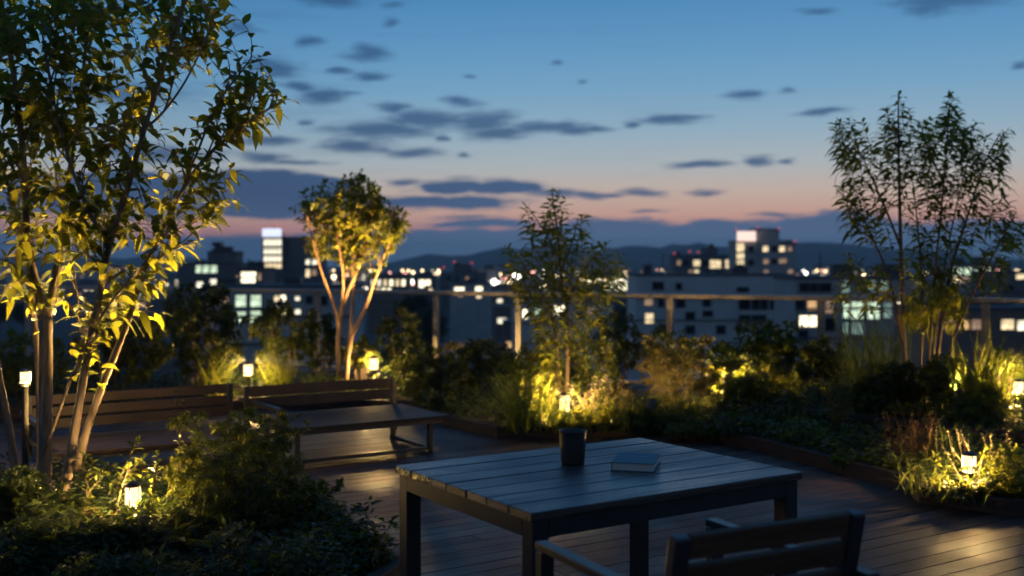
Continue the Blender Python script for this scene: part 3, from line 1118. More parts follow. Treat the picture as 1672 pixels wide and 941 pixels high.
for (bx, by, rx, ry, n, dy) in [(60, 40, 150, 130, 66, .8), (200, 50, 140, 120, 60, .7), (310, 20, 60, 70, 26, .35), (140, 175, 150, 70, 34, .6), (250, 260, 100, 70, 28, .4), (380, 175, 65, 60, 15, .25),
                                (420, 130, 40, 40, 7, .2), (330, 280, 60, 50, 10, .3), (340, 345, 40, 25, 6, .2), (70, 330, 110, 60, 24, .55), (40, 430, 90, 70, 16, .6),
                                (215, 380, 95, 70, 26, .45), (240, 470, 60, 50, 8, .3), (170, 510, 50, 50, 5, .3), (20, 230, 90, 90, 28, .6), (-60, 150, 80, 200, 40, .8)]:
    for _ in range(n):
        crown_tips.append(in_blob(bx, by, rx, ry, Y0 - .1, dy))
crown_tips += [ray(466, 163, Y0 - .25), ray(440, 178, Y0 - .2), ray(428, 92, Y0 - .3), ray(404, 84, Y0 - .3), ray(384, 326, Y0 + .1), ray(355, 15, Y0 - .5), ray(366, -10, Y0 - .4), ray(258, 512, Y0), ray(150, 572, Y0 - .1), ray(236, 520, Y0 + .1),
               ray(430, 210, Y0 - .2), ray(318, 398, Y0 - .1)]
crown_tips.sort(key=lambda q: abs(q.x + 2.6) + abs(q.z - 2.3) * .6)
for q in crown_tips:
    T1.twig(q, 17, LF * random.uniform(.8, 1.12), WF * random.uniform(.8, 1.05), 0.1, 1.0, 0.02, 2, 0.006, jitter=.45, space=.036, minlen=.32)
T1.done(M_BARK, M_LEAF, 0.42, fold=0.09)

# --- small round-crowned tree beyond the bench
Y1 = 11.7
T2 = Plant('garden_tree', 'small tree with golden lit stems and a rounded leafy crown beyond the bench', 'tree', (*ray(565, 600, Y1).xy, gz))
for pts, r0, r1 in [([(556, 620), (551, 559), (559, 494), (579, 454), (600, 392), (610, 330)], .040, .010),
                    ([(564, 620), (569, 555), (595, 510), (611, 462), (630, 410), (650, 375)], .034, .009),
                    ([(562, 600, .1), (574, 530, .15), (577, 470, .2), (578, 400, .2), (588, 300, .2)], .028, .008),
                    ([(553, 540), (549, 505, -.1), (527, 452, -.2), (517, 418, -.25), (500, 350, -.3)], .022, .007),
                    ([(559, 494), (562, 450, -.15), (552, 400, -.2), (545, 330, -.2)], .018, .006)]:
    st(T2, pts, Y1, r0, r1, foot=pts[0][1] > 590)
for (bx, by, rx, ry, n, dy) in [(565, 335, 72, 50, 120, .5), (610, 375, 58, 45, 64, .4), (540, 390, 45, 40, 44, .35), (590, 300, 22, 22, 14, .2), (648, 365, 26, 30, 20, .2), (500, 335, 24, 28, 16, .2), (575, 400, 50, 35, 30, .3)]:
    for _ in range(n):
        T2.twig(in_blob(bx, by, rx, ry, Y1, dy), 22, 0.092, 0.040, 0.1, 1.0, 0.2, 3, 0.007, jitter=.5, space=.026, minlen=.3)
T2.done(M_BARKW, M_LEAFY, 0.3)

# --- upright shrub-tree in the middle
Y2 = 10.0
T3 = Plant('garden_tree', 'slender young tree with whorled narrow leaves rising behind the cup', 'tree', (*ray(925, 650, Y2).xy, gz))
for pts, r0, r1 in [([(926, 690), (927, 548), (925, 494), (916, 450), (912, 392), (901, 312)], .024, .005),
                    ([(918, 690, .05), (907, 534, .05), (894, 494, 0), (860, 440, -.1), (836, 408, -.15)], .015, .004),
                    ([(925, 500), (945, 450, .1), (975, 415, .15), (998, 392, .2)], .010, .003),
                    ([(914, 420), (890, 380, .1), (872, 352, .15), (862, 338, .15)], .009, .003),
                    ([(918, 440), (935, 395, -.1), (944, 358, -.1)], .009, .003)]:
    st(T3, pts, Y2, r0, r1, foot=pts[0][1] > 640)
tips3 = [(901, 302), (862, 335), (945, 352), (832, 402), (1000, 390), (870, 372), (890, 345), (918, 340), (925, 372), (960, 382), (850, 420), (872, 432), (895, 402), (985, 420), (958, 430), (990, 440), (880, 460), (905, 440), (935, 425), (940, 455),
         (965, 460), (900, 480), (885, 500), (955, 490), (930, 505), (905, 520), (875, 405), (915, 395), (938, 400), (975, 400), (900, 365), (910, 322), (885, 425), (920, 465), (945, 525), (890, 540), (870, 480), (1008, 405), (845, 405), (905, 560), (952, 565), (888, 578), (938, 592), (965, 600), (868, 525), (985, 470), (1005, 430), (835, 430), (850, 450)]
for (x, y) in tips3:
    for _ in range(1):
        T3.plume(ray(x + random.uniform(-14, 14), y + random.uniform(-3, 12), Y2 + random.uniform(-.35, .35)), 26, 0.175, 0.046, random.uniform(.26, .40))
T3.done(M_BARKD, M_LEAF, 0.55, fold=0.08)

# --- tall airy shrub-tree at the right
Y3 = 9.0
T4 = Plant('garden_tree', 'tall airy tree with many thin upright stems and narrow whorled leaves by the railing', 'tree', (*ray(1500, 640, Y3).xy, 0.21))
gz = 0.21
for pts, r0, r1 in [([(1480, 660), (1476, 560), (1470, 382), (1467, 237), (1467, 152)], .028, .004),
                    ([(1474, 560), (1455, 457, -.1), (1424, 387, -.15), (1401, 340, -.2), (1366, 310, -.25)], .013, .003),
                    ([(1469, 400), (1446, 340, .1), (1424, 293, .15), (1404, 246, .2), (1366, 192, .25)], .012, .003),
                    ([(1520, 660, .1), (1546, 457, .1), (1574, 372, .1), (1607, 265, .1), (1634, 216, .1)], .018, .003),
                    ([(1510, 660, -.1), (1527, 438, -.1), (1541, 307, -.1), (1551, 168, -.1)], .017, .003),
                    ([(1532, 660, -.2), (1551, 560, -.2), (1593, 470, -.2), (1635, 391, -.2), (1656, 352, -.2)], .018, .003),
                    ([(1500, 650, .2), (1508, 500, .2), (1500, 380, .2), (1488, 276, .2)], .015, .003),
                    ([(1515, 650, .3), (1535, 470, .3), (1560, 340, .3), (1592, 220, .3)], .014, .003),
                    ([(1540, 300, -.1), (1515, 240, -.1), (1500, 196, -.1)], .008, .003)]:
    st(T4, pts, Y3, r0, r1, foot=pts[0][1] > 645)
tips4 = [(1467, 142), (1452, 165), (1485, 168), (1462, 195), (1480, 210), (1440, 200), (1364, 188), (1378, 205), (1392, 182), (1400, 215), (1412, 195), (1385, 255), (1398, 245), (1425, 240), (1366, 305), (1380, 320), (1395, 312), (1405, 335), (1422, 305),
         (1551, 158), (1540, 180), (1565, 185), (1530, 200), (1552, 215), (1575, 200), (1592, 192), (1605, 215), (1636, 208), (1620, 225), (1642, 235), (1630, 262), (1608, 245), (1590, 250), (1570, 240), (1545, 260), (1520, 250), (1505, 200), (1515, 195),
         (1500, 230), (1485, 250), (1460, 250), (1478, 285), (1500, 280), (1535, 300), (1560, 285), (1580, 300), (1605, 290), (1625, 310), (1640, 320), (1655, 350), (1668, 365), (1640, 375), (1445, 290), (1430, 330), (1485, 330), (1510, 330), (1540, 340),
         (1565, 350), (1590, 340), (1490, 370), (1520, 380), (1550, 395), (1575, 400), (1600, 410), (1500, 410), (1530, 420), (1480, 400), (1620, 400), (1385, 415), (1400, 430), (1375, 430), (1420, 425), (1410, 455), (1440, 420), (1635, 420), (1470, 225), (1448, 240)]
for (x, y) in tips4:
    for _ in range(1 if random.random() < .55 else 2):
        T4.plume(ray(x + random.uniform(-10, 10), y + random.uniform(-3, 14), Y3 + random.uniform(-.35, .35)), 26, 0.142, 0.038, random.uniform(.24, .38))
for _ in range(46):
    T4.twig(in_blob(1528, 490, 55, 62, Y3, .3), 9, 0.105, 0.036, 0.3, 0.9, 0.0, 4, 0.005)
T4.done(M_BARKD, M_LEAFY, 0.55, fold=0.10)
gz = 0.05


# --- shrubs
def shrub(label, cx, cy, rx, ry, Y, n, leafL, leafW, leaf, bark=None, ground=0.06, dy=None, per=9, name='shrub', cat='shrub', droop=0.3, whorl=3, up=0.1, simple=False, surface=0.0, group=None, spikes=0):
    """a bush filling an ellipsoid (seen at cx, cy with half sizes rx, ry at depth Y), grown from several stems at its foot"""
    foot = ray(cx, cy, Y)
    hw_ = rx / F * Y
    p = Plant(name, label, cat, (foot.x, foot.y, ground), group)
    dy = dy or hw_ * 0.8
    ns = max(5, int(hw_ * 14))
    for i in range(ns):
        a = i / ns * 6.28 + random.random() * .5
        r = hw_ * random.uniform(0.05, 0.35)
        b0 = Vector((foot.x + math.cos(a) * r * .6, foot.y + math.sin(a) * r * .6 * dy / hw_, ground - 0.03))
        hgt = foot.z - ground
        tipv = Vector((foot.x + math.cos(a) * hw_ * random.uniform(.2, .6), foot.y + math.sin(a) * dy * .5, ground + max(hgt, .06) * random.uniform(.8, 1.25)))
        p.stem([b0, (b0 + tipv) / 2 + Vector((math.cos(a), math.sin(a), 0)) * hw_ * .05, tipv], 0.010, 0.004, 5)
    for _ in range(n):
        q = in_blob(cx, cy, rx, ry, Y, dy, surface)
        q.z = max(q.z, ground + 0.03)
        p.twig(q, int(per * 1.5), leafL, leafW, 0.1, 1.0, up, whorl, 0.004, jitter=0.6)
    for _ in range(spikes):
        q = ray(cx + random.uniform(-.9, .9) * rx, cy - ry * random.uniform(.8, 1.12), Y + random.uniform(-1, 1) * dy * .6)
        p.twig(q, per + 3, leafL * 1.1, leafW, 0.3, 0.8, 0.4, whorl, 0.004)
    p.done(bark or M_BARKD, leaf, droop, 'stem', 'foliage', simple)
    return p.t


# the near bush and its neighbours under the tree
shrub('dense fine leaved dark bush beside the caged lamp in the front bed', 392, 790, 124, 104, 5.75, 430, 0.040, 0.018, M_BUSH, per=17, dy=.5, simple=False, spikes=34)
shrub('low dark bush spilling over the edging beside the fine leaved bush', 500, 850, 70, 60, 5.45, 120, 0.042, 0.018, M_BUSH, per=16, dy=.3, spikes=12)
shrub('low dark leafy mound at the near corner of the front bed', 585, 915, 55, 40, 5.05, 90, 0.044, 0.017, M_BUSH, per=15, dy=.25, spikes=10)
shrub('small dark bush at the foot of the outermost tree stem', 20, 800, 60, 45, 5.75, 80, 0.045, 0.020, M_COVER, per=14, dy=.3)


def sprig(label, px0, py0, px1, py1, Y, n, Lf, Wf, leaf, lean=0.0, name='sapling', ground=0.05, stems=1, droop=0.5, out=0.9):
    """a young shoot with leaves up one stem, or a few such shoots"""
    a, c = ray(px0, py0, Y), ray(px1, py1, Y)
    a.z = ground
    p = Plant(name, label, 'plant', (a.x, a.y, ground))
    for k in range(stems):
        off = Vector((random.uniform(-.06, .06), random.uniform(-.06, .06), 0)) * (k > 0)
        tipp = c + Vector((random.uniform(-.14, .14), random.uniform(-.1, .1), -random.uniform(0, .35) * (c.z - ground))) * (k > 0)
        path = p.stem([a + off - Vector((0, 0, .03)), a * .5 + tipp * .5 + off + Vector((lean, 0, .02)), tipp], 0.006, 0.002, 6)
        p.leaves(path, n, 0.25, Lf, Wf, out, 0.25, 4)
    return p.done(M_BARKD, leaf, droop, 'stem', 'foliage')


sprig('upright young shoot with narrow leaves between tree stems and caged lamp', 150, 815, 134, 742, 5.85, 20, 0.085, 0.024, M_LEAFY, stems=3)
sprig('arching leafy shoot reaching over the caged lamp toward the bush', 178, 812, 224, 722, 5.9, 20, 0.095, 0.026, M_LEAFY, lean=-.02, stems=3)
sprig('bright leafy shoot at the lit edge of the fine leaved bush', 245, 800, 258, 742, 5.6, 16, 0.062, 0.026, M_LEAFY, stems=3)
sprig('thin shoot rising above the fine leaved bush before the bench back', 300, 790, 288, 640, 5.7, 26, 0.05, 0.018, M_BUSH, stems=2)


def grass(label, cx, base_py, Y, n, length, spread_, bend=(0.6, 1.7), width=0.008, leaf=None, ground=0.05, radius=0.07, cat='grass clump', group=None, lean=0.35):
    c = ray(cx, base_py, Y)
    base = np.stack([c.x + RNG.normal(0, radius, n), c.y + RNG.normal(0, radius, n), np.full(n, ground - 0.01)], 1)
    aa = RNG.uniform(0, 2 * math.pi, n)
    V, T = blade_arrays(base, aa, length * RNG.uniform(.55, 1.1, n), width * RNG.uniform(.6, 1.3, n), RNG.uniform(0.02, lean, n) * spread_, RNG.uniform(bend[0], bend[1], n) * spread_)
    V[:, 2] = np.maximum(V[:, 2], ground + 0.005)
    o = fast_mesh('ornamental_grass', V - np.array((c.x, c.y, ground)), T, leaf or M_GRASS)
    o.location = (c.x, c.y, ground)
    return tag(o, label, cat, group, 'thing')


# far bed beyond the benches
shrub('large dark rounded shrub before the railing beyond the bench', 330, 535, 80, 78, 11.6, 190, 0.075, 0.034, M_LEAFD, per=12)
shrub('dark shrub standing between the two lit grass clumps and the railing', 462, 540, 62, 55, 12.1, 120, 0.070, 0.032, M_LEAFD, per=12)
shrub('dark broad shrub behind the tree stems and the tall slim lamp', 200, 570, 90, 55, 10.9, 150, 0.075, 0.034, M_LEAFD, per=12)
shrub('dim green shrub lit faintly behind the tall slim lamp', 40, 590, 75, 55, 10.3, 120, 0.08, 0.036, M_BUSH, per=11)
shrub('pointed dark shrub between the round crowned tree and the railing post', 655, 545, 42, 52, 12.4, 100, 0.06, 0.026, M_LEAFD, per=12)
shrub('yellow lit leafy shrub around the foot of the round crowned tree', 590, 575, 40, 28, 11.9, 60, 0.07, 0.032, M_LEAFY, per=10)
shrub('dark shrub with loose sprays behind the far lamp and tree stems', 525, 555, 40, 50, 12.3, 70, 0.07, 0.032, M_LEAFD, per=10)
grass('tall arching grass clump lit from beside by the lamp beyond the bench', 352, 628, 11.4, 120, 0.66, 1.0, width=0.018)
grass('pale feathery grass clump just beyond the lamp behind the bench', 455, 626, 11.45, 130, 0.60, 1.0, width=0.016)
grass('small grass tuft between the feathery clump and the round crowned tree', 520, 618, 11.7, 110, 0.32, 1.0, width=0.010, leaf=M_GRASSD)
grass('loose grass tuft right beside the lamp under the round crowned tree', 668, 610, 11.9, 120, 0.36, 1.0, width=0.010)

# dark mounded shrubs between the benches and the middle lamp
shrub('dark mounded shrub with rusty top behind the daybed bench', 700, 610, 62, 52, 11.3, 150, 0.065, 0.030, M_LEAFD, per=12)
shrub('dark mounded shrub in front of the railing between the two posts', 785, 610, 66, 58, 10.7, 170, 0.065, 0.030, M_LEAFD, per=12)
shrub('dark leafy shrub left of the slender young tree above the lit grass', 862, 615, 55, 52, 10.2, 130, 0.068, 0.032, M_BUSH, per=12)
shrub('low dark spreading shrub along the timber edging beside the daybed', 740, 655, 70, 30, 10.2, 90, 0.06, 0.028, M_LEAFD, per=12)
shrub('rusty leaved low shrub catching light under the railing', 770, 570, 60, 14, 11.7, 40, 0.06, 0.026, M_RUST, per=9)
grass('large bright arching grass clump beside the lamp behind the cup', 862, 716, 9.03, 210, 0.74, 1.05, bend=(0.5, 2.1), width=0.015, radius=0.10, ground=0.06, lean=.55)
grass('short bright grass tuft drooping over the kerb under the lamp behind the cup', 915, 722, 8.93, 90, 0.36, 1.1, bend=(0.7, 2.1), width=0.012, ground=0.06, lean=.6)


def flowers(label, cx, py, Y, n, h, leaf, head, ground=0.06, radius=0.16, headL=0.03, name='flowering_plant'):
    """upright stalks that end in spikes of small florets"""
    c = ray(cx, py, Y)
    p = thing(name, label, 'plant', (c.x, c.y, ground))
    stalk = MB()
    P_, D_, L_, P2, D2, L2 = [], [], [], [], [], []
    for _ in range(n):
        b0 = Vector((c.x + random.gauss(0, radius * .6), c.y + random.gauss(0, radius * .6), ground - .02))
        tp = b0 + Vector((random.gauss(0, radius * .7), random.gauss(0, radius * .7), h * random.uniform(.6, 1.1)))
        path = bez(b0, (b0 + tp) / 2 + Vector((random.uniform(-.03, .03), 0, 0)), tp, 6)
        stalk.tube(path, [.003, .003, .0028, .0025, .002, .002], 4)
        for k in range(16):
            q = path[3].lerp(path[5], random.random() ** .8) if k < 12 else path[5]
            P2.append(tuple(q))
            D2.append((random.gauss(0, .7), random.gauss(0, .7), .6))
            L2.append(headL * random.uniform(.6, 1.2))
        for k in range(7):
            q = path[0].lerp(path[4], random.random())
            P_.append(tuple(q))
            D_.append((random.gauss(0, 1), random.gauss(0, 1), .5))
            L_.append(.06 * random.uniform(.6, 1.2))
    stalk.build('stem', M_DRY if leaf is M_DRY else M_BARKD, p)
    V, T = leaf_arrays(P2, D2, np.array(L2), np.array(L2) * .55, 0.1)
    fast_mesh('blossom', V, T, head, p)
    V, T = leaf_arrays(P_, D_, np.array(L_), np.array(L_) * .35, 0.3)
    fast_mesh('foliage', V, T, leaf, p)
    return p


flowers('pale flower spikes glowing beside the lamp behind the cup', 962, 690, 9.25, 34, 0.36, M_GRASS, M_PALE, radius=.16)
flowers('sparse tall flower spikes between the lit sapling and the rusty bush', 1010, 680, 9.4, 22, 0.40, M_GRASS, M_PALE, radius=.15)
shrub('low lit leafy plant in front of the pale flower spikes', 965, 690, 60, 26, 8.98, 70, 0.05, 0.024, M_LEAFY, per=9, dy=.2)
shrub('low leafy plant fading into shade behind the table top', 1060, 690, 60, 24, 9.1, 70, 0.05, 0.022, M_BUSH, per=9, dy=.2)
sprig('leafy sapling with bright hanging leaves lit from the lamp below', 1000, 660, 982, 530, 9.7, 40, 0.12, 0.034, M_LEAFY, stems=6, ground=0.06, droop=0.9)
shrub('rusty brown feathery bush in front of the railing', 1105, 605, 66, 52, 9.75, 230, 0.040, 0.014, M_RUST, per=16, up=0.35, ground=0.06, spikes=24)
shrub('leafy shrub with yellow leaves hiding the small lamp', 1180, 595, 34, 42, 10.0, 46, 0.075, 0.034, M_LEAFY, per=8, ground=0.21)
shrub('wide dark green shrub below the railing beyond the table corner', 1255, 585, 76, 52, 10.4, 190, 0.07, 0.032, M_BUSH, per=11, ground=0.21, spikes=14)
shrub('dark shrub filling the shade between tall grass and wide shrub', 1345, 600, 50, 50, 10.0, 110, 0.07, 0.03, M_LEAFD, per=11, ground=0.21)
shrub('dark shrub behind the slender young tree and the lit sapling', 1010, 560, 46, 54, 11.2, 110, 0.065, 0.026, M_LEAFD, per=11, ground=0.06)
grass('tall dark upright grass clump before the airy tree', 1430, 640, 9.3, 150, 0.98, 0.62, bend=(.5, 1.9), width=0.015, leaf=M_GRASSD, ground=0.21, radius=0.14)
grass('bright tall grass clump lit from behind at the raised bed edge', 1604, 684, 8.55, 130, 0.82, 0.85, bend=(.4, 1.9), width=0.018, leaf=M_GRASS, ground=0.21, radius=0.09)
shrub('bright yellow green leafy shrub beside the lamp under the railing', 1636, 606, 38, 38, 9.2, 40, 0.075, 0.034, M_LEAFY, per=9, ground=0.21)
shrub('leafy shrub at the foot of the airy tree in half light', 1545, 620, 45, 40, 8.7, 90, 0.07, 0.03, M_BUSH, per=10, ground=0.21)
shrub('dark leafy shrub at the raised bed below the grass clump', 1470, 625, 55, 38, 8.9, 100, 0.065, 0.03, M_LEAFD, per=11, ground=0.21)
sprig('feathery upright sapling standing alone before the raised edging', 1378, 705, 1374, 590, 8.5, 90, 0.085, 0.012, M_RUST, stems=4, ground=0.06, droop=0.15, out=1.3, name='conifer_sapling')
grass('small stiff grass tuft in front of the raised edging', 1292, 715, 8.6, 60, 0.30, 0.7, width=0.010, leaf=M_GRASSD, ground=0.06)
flowers('dried orange flower stalks fanning out beside the deck edge', 1490, 780, 7.35, 40, 0.36, M_DRY, M_DRY, radius=.13, headL=.022, name='dried_plant')
grass('dry grass tuft at the base of the dried flower stalks', 1470, 780, 7.3, 70, 0.36, 0.9, width=0.006, leaf=M_DRY, ground=0.06)
grass('lit strap leaved clump at the foot of the short lamp on the deck edge', 1540, 825, 6.5, 130, 0.34, 1.2, bend=(.9, 2.0), width=0.013, leaf=M_GRASS, ground=0.06, radius=.12, lean=.8)
shrub('low bright leafy plant hugging the short lamp post', 1580, 815, 55, 22, 6.38, 80, 0.048, 0.024, M_BUSH, per=9, dy=.14, ground=0.06)
shrub('small leaved bush beside the short lamp at the end of the deck', 1650, 785, 48, 50, 6.45, 150, 0.036, 0.016, M_BUSH, per=13, dy=.2, ground=0.06, spikes=18)
flowers('thin flower stems standing behind the short lamp', 1600, 760, 6.8, 16, 0.34, M_GRASS, M_PALE, radius=.16, headL=.018)
shrub('low dark ground hugging shrub below the dried stalks', 1400, 745, 60, 24, 7.9, 80, 0.05, 0.022, M_LEAFD, per=10, dy=.25)
shrub('low dark mound along the timber edging behind the table', 1210, 705, 80, 26, 8.7, 110, 0.05, 0.022, M_LEAFD, per=10, dy=.3)
shrub('low shadowy mound between the rusty bush and the feathery sapling', 1300, 690, 60, 26, 9.0, 80, 0.05, 0.022, M_LEAFD, per=10, dy=.25)


shrub('dim green shrub closing the gap behind the slender young tree stems', 930, 600, 48, 44, 10.8, 110, 0.065, 0.03, M_BUSH, per=9)
shrub('dim green shrub behind the rusty bush under the middle railing post', 1095, 575, 52, 44, 10.9, 110, 0.065, 0.03, M_BUSH, per=9)
shrub('rounded olive shrub in front of the wide dark green shrub', 1225, 640, 55, 34, 9.7, 90, 0.06, 0.027, M_BUSH, per=9, ground=0.21)
shrub('rounded shrub between the feathery sapling and the tall dark grass', 1410, 645, 55, 36, 9.1, 100, 0.06, 0.027, M_BUSH, per=9, ground=0.21)
shrub('soft dark shrub between the low lit pavilion view and the first railing post', 672, 598, 40, 26, 12.2, 70, 0.065, 0.03, M_BUSH, per=9)
shrub('low bushy plant on the bed between kerb and dried stalks', 1330, 725, 55, 26, 8.2, 90, 0.055, 0.025, M_BUSH, per=9, dy=.3)
shrub('low bushy plant just above the kerb beyond the table corner', 1140, 715, 55, 24, 8.85, 90, 0.055, 0.025, M_BUSH, per=9, dy=.25)
shrub('low plant with small leaves beside the long kerb under the sapling', 1400, 760, 45, 22, 7.5, 70, 0.05, 0.022, M_BUSH, per=9, dy=.2)
grass('fine spiky grass tuft in front of the rusty bush', 1120, 690, 9.3, 90, 0.36, 0.8, width=0.011, ground=0.06)
grass('fine spiky grass tuft between low lit leaves and flower spikes', 1000, 702, 9.05, 90, 0.36, 0.9, width=0.011, ground=0.06)
grass('spiky green grass tuft on the bed beyond the short lamp', 1555, 760, 7.2, 110, 0.42, 0.9, width=0.011, ground=0.06)
grass('second fine grass tuft between the lit flower spikes and the rusty bush', 1040, 705, 9.2, 120, 0.34, 0.9, width=0.008, ground=0.06)
grass('arching pale grass clump spilling from the raised bed near the small lamp', 1215, 690, 9.75, 160, 0.42, 1.0, width=0.010, ground=0.21)
shrub('lit leafy plant to the near side of the lamp half hidden by the railing', 1600, 655, 46, 26, 8.5, 70, 0.065, 0.03, M_LEAFY, per=8, ground=0.21, dy=.25)
shrub('low soft green plant spilling over the edging near the dried stalks', 1440, 765, 40, 20, 7.4, 60, 0.05, 0.022, M_BUSH, per=9, dy=.2, ground=0.06)


# --- ground cover: nobody could count it
def inside(poly, x, y):
    c = False
    j = len(poly) - 1
    for i in range(len(poly)):
        xi, yi = poly[i]
        xj, yj = poly[j]
        if (yi > y) != (yj > y) and x < (xj - xi) * (y - yi) / (yj - yi) + xi:
            c = not c
        j = i
    return c


def cover(name, poly, n, z, Lf, Wf, leaf, box, height=0.14, clump=0.25):
    P_, D_ = [], []
    x0, x1, y0, y1 = box
    cl = [(random.uniform(x0, x1), random.uniform(y0, y1), random.uniform(.5, 1.3)) for _ in range(int((x1 - x0) * (y1 - y0) / clump ** 2 * .7))]
    while len(P_) < n:
        cx, cy, s = random.choice(cl)
        x, y = cx + random.gauss(0, clump * .55), cy + random.gauss(0, clump * .55)
        if not inside(poly, x, y):
            continue
        dd = math.hypot(x - cx, y - cy) / clump
        zz = z + height * s * max(0.05, 1 - dd * dd * .6) * random.uniform(.25, 1.0)
        P_.append((x, y, zz))
        D_.append(((x - cx) * 2 + random.gauss(0, .6), (y - cy) * 2 + random.gauss(0, .6), random.uniform(-.1, .7)))
    k = np.random.default_rng(5).uniform(.6, 1.3, len(P_))
    V, T = leaf_arrays(P_, D_, Lf * k, Wf * k, 0.35 * RNG.uniform(.3, 1.5, len(P_)))
    V[:, 2] = np.maximum(V[:, 2], z * .8)
    return tag(fast_mesh(name, V, T, leaf), kind='stuff')


random.seed(5)
cover('ground_cover', BED_FRONT, 26000, 0.06, 0.055, 0.024, M_COVER, (-3.6, -.4, 4.5, 6.9), 0.19, 0.20)
cover('ground_cover', BED_RIGHT, 19000, 0.06, 0.062, 0.024, M_BUSH, (-.9, 4.2, 6.0, 10.4), 0.20)
cover('ground_cover', BED_BACK, 8000, 0.06, 0.07, 0.03, M_COVER, (-6.5, -.9, 10.2, 12.8), 0.22)
cover('ground_cover', RAISED, 9000, 0.215, 0.065, 0.028, M_BUSH, (2.0, 5.2, 7.2, 10.8), 0.20)


def fern(label, x, y, n, L, leaf=M_FERN, ground=0.05, group=None):
    """fronds: a curved rib with rows of leaflets"""
    P_, D_, L_ = [], [], []
    for i in range(n):
        a = i * 2.399 + random.random() * .4
        ln = L * random.uniform(.7, 1.1)
        dirh = np.array((math.cos(a), math.sin(a), 0))
        sd = np.array((-math.sin(a), math.cos(a), 0))
        for k in range(14):
            s = (k + 1) / 14
            p = np.array((x, y, ground)) + dirh * ln * s * .85 + np.array((0, 0, ln * (1.0 * s - .75 * s * s)))
            w = ln * .26 * math.sin(math.pi * min(1, .15 + s * .85)) + .006
            for sg in (-1, 1):
                P_.append(p)
                D_.append(dirh * .5 + sd * sg + np.array((0, 0, .15)))
                L_.append(w)
    V, T = leaf_arrays(P_, D_, np.array(L_), np.array(L_) * .34 + .003, 0.25, simple=True)
    V[:, 2] = np.maximum(V[:, 2], ground)
    o = fast_mesh('fern', V - np.array((x, y, ground)), T, leaf)
    o.location = (x, y, ground)
    return tag(o, label, 'fern', group, 'thing')


for (x, y, lab) in [(-2.40, 5.72, 'bronze lit fern close to the caged lamp on its tree side'), (-2.12, 5.45, 'bronze fern in front of the caged lamp'), (-1.82, 5.55, 'bronze fern between the caged lamp and the fine leaved bush'),
                    (-2.75, 5.70, 'dim fern at the foot of the pale tree stems'), (-1.55, 5.28, 'dim fern under the front of the fine leaved bush'), (-2.5, 5.2, 'dark fern at the near edge of the front bed')]:
    fern(lab, x, y, 15, 0.26)

spotlight('small upward spotlight hidden in leaves beneath the multi stemmed tree', *ray(318, 700, 6.62).xy, 0.05, ray(190, 320, 6.0), 440.0, 80, 0.15, (1.0, 0.61, 0.20))
spotlight('small upward spotlight hidden behind the leaning pale tree stems', *ray(92, 760, 6.62).xy, 0.05, ray(60, 280, 6.2), 350.0, 85, 0.12, (1.0, 0.61, 0.20))
spotlight('small upward spotlight hidden at the foot of the round crowned tree', *ray(640, 600, 10.85).xy, 0.05, ray(570, 345, 11.7), 1150.0, 46, 0.14, (1.0, 0.60, 0.18))
spotlight('small upward spotlight hidden in leaves below the airy tree', *ray(1566, 650, 8.45).xy, 0.21, ray(1535, 430, 9.0), 420.0, 75, 0.16)
spotlight('small added spotlight hidden in low leaves to brighten the rusty bush', *ray(1062, 660, 9.15).xy, 0.06, ray(1105, 585, 9.75), 60.0, 80, 0.16)  # added lamp: stands in for the middle bollard's warm light on this bush

# ------------------------------------------------------------------ the city below the terrace
GZ = -25.0
cg = MB()
cg.add([(-9000, -400, GZ), (9000, -400, GZ), (9000, 9000, GZ), (-9000, 9000, GZ)], [(0, 1, 2, 3)])
tag(cg.build('city_ground', mat('city_asphalt', (0.035, 0.036, 0.038), 0.9, noise=((0.06, 0.062, 0.06), 0.02, (1, 1, 1)))), kind='structure')

hb = MB()
nx, ny = 120, 9
v, f = [], []
for j in range(ny):
    s = j / (ny - 1)
    yy = 4300 + 2400 * s
    for i in range(nx):
        xx = -5200 + 10400 * i / (nx - 1)
        prof_ = 62 + 26 * math.sin(xx / 700 + .6) + 15 * math.sin(xx / 260 + 2) + 7 * math.sin(xx / 97) + 12 * math.exp(-((xx - 900) / 700) ** 2) - 30 * math.exp(-((xx + 700) / 900) ** 2)
        v.append((xx, yy + 120 * math.sin(xx / 400), GZ - 2 + max(0, prof_ * 1.45) * math.sin(math.pi * min(1, s * 1.15)) ** .8 * (0.9 + .15 * math.sin(xx / 53 + j))))
for j in range(ny - 1):
    for i in range(nx - 1):
        a = j * nx + i
        f.append((a, a + 1, a + nx + 1, a + nx))
hb.add(v, f)
tag(hb.build('hills', mat('hill_forest', (0.035, 0.050, 0.040), 0.95, noise=((0.055, 0.070, 0.05), 0.01, (1, 1, 1))), smooth=True), kind='structure')

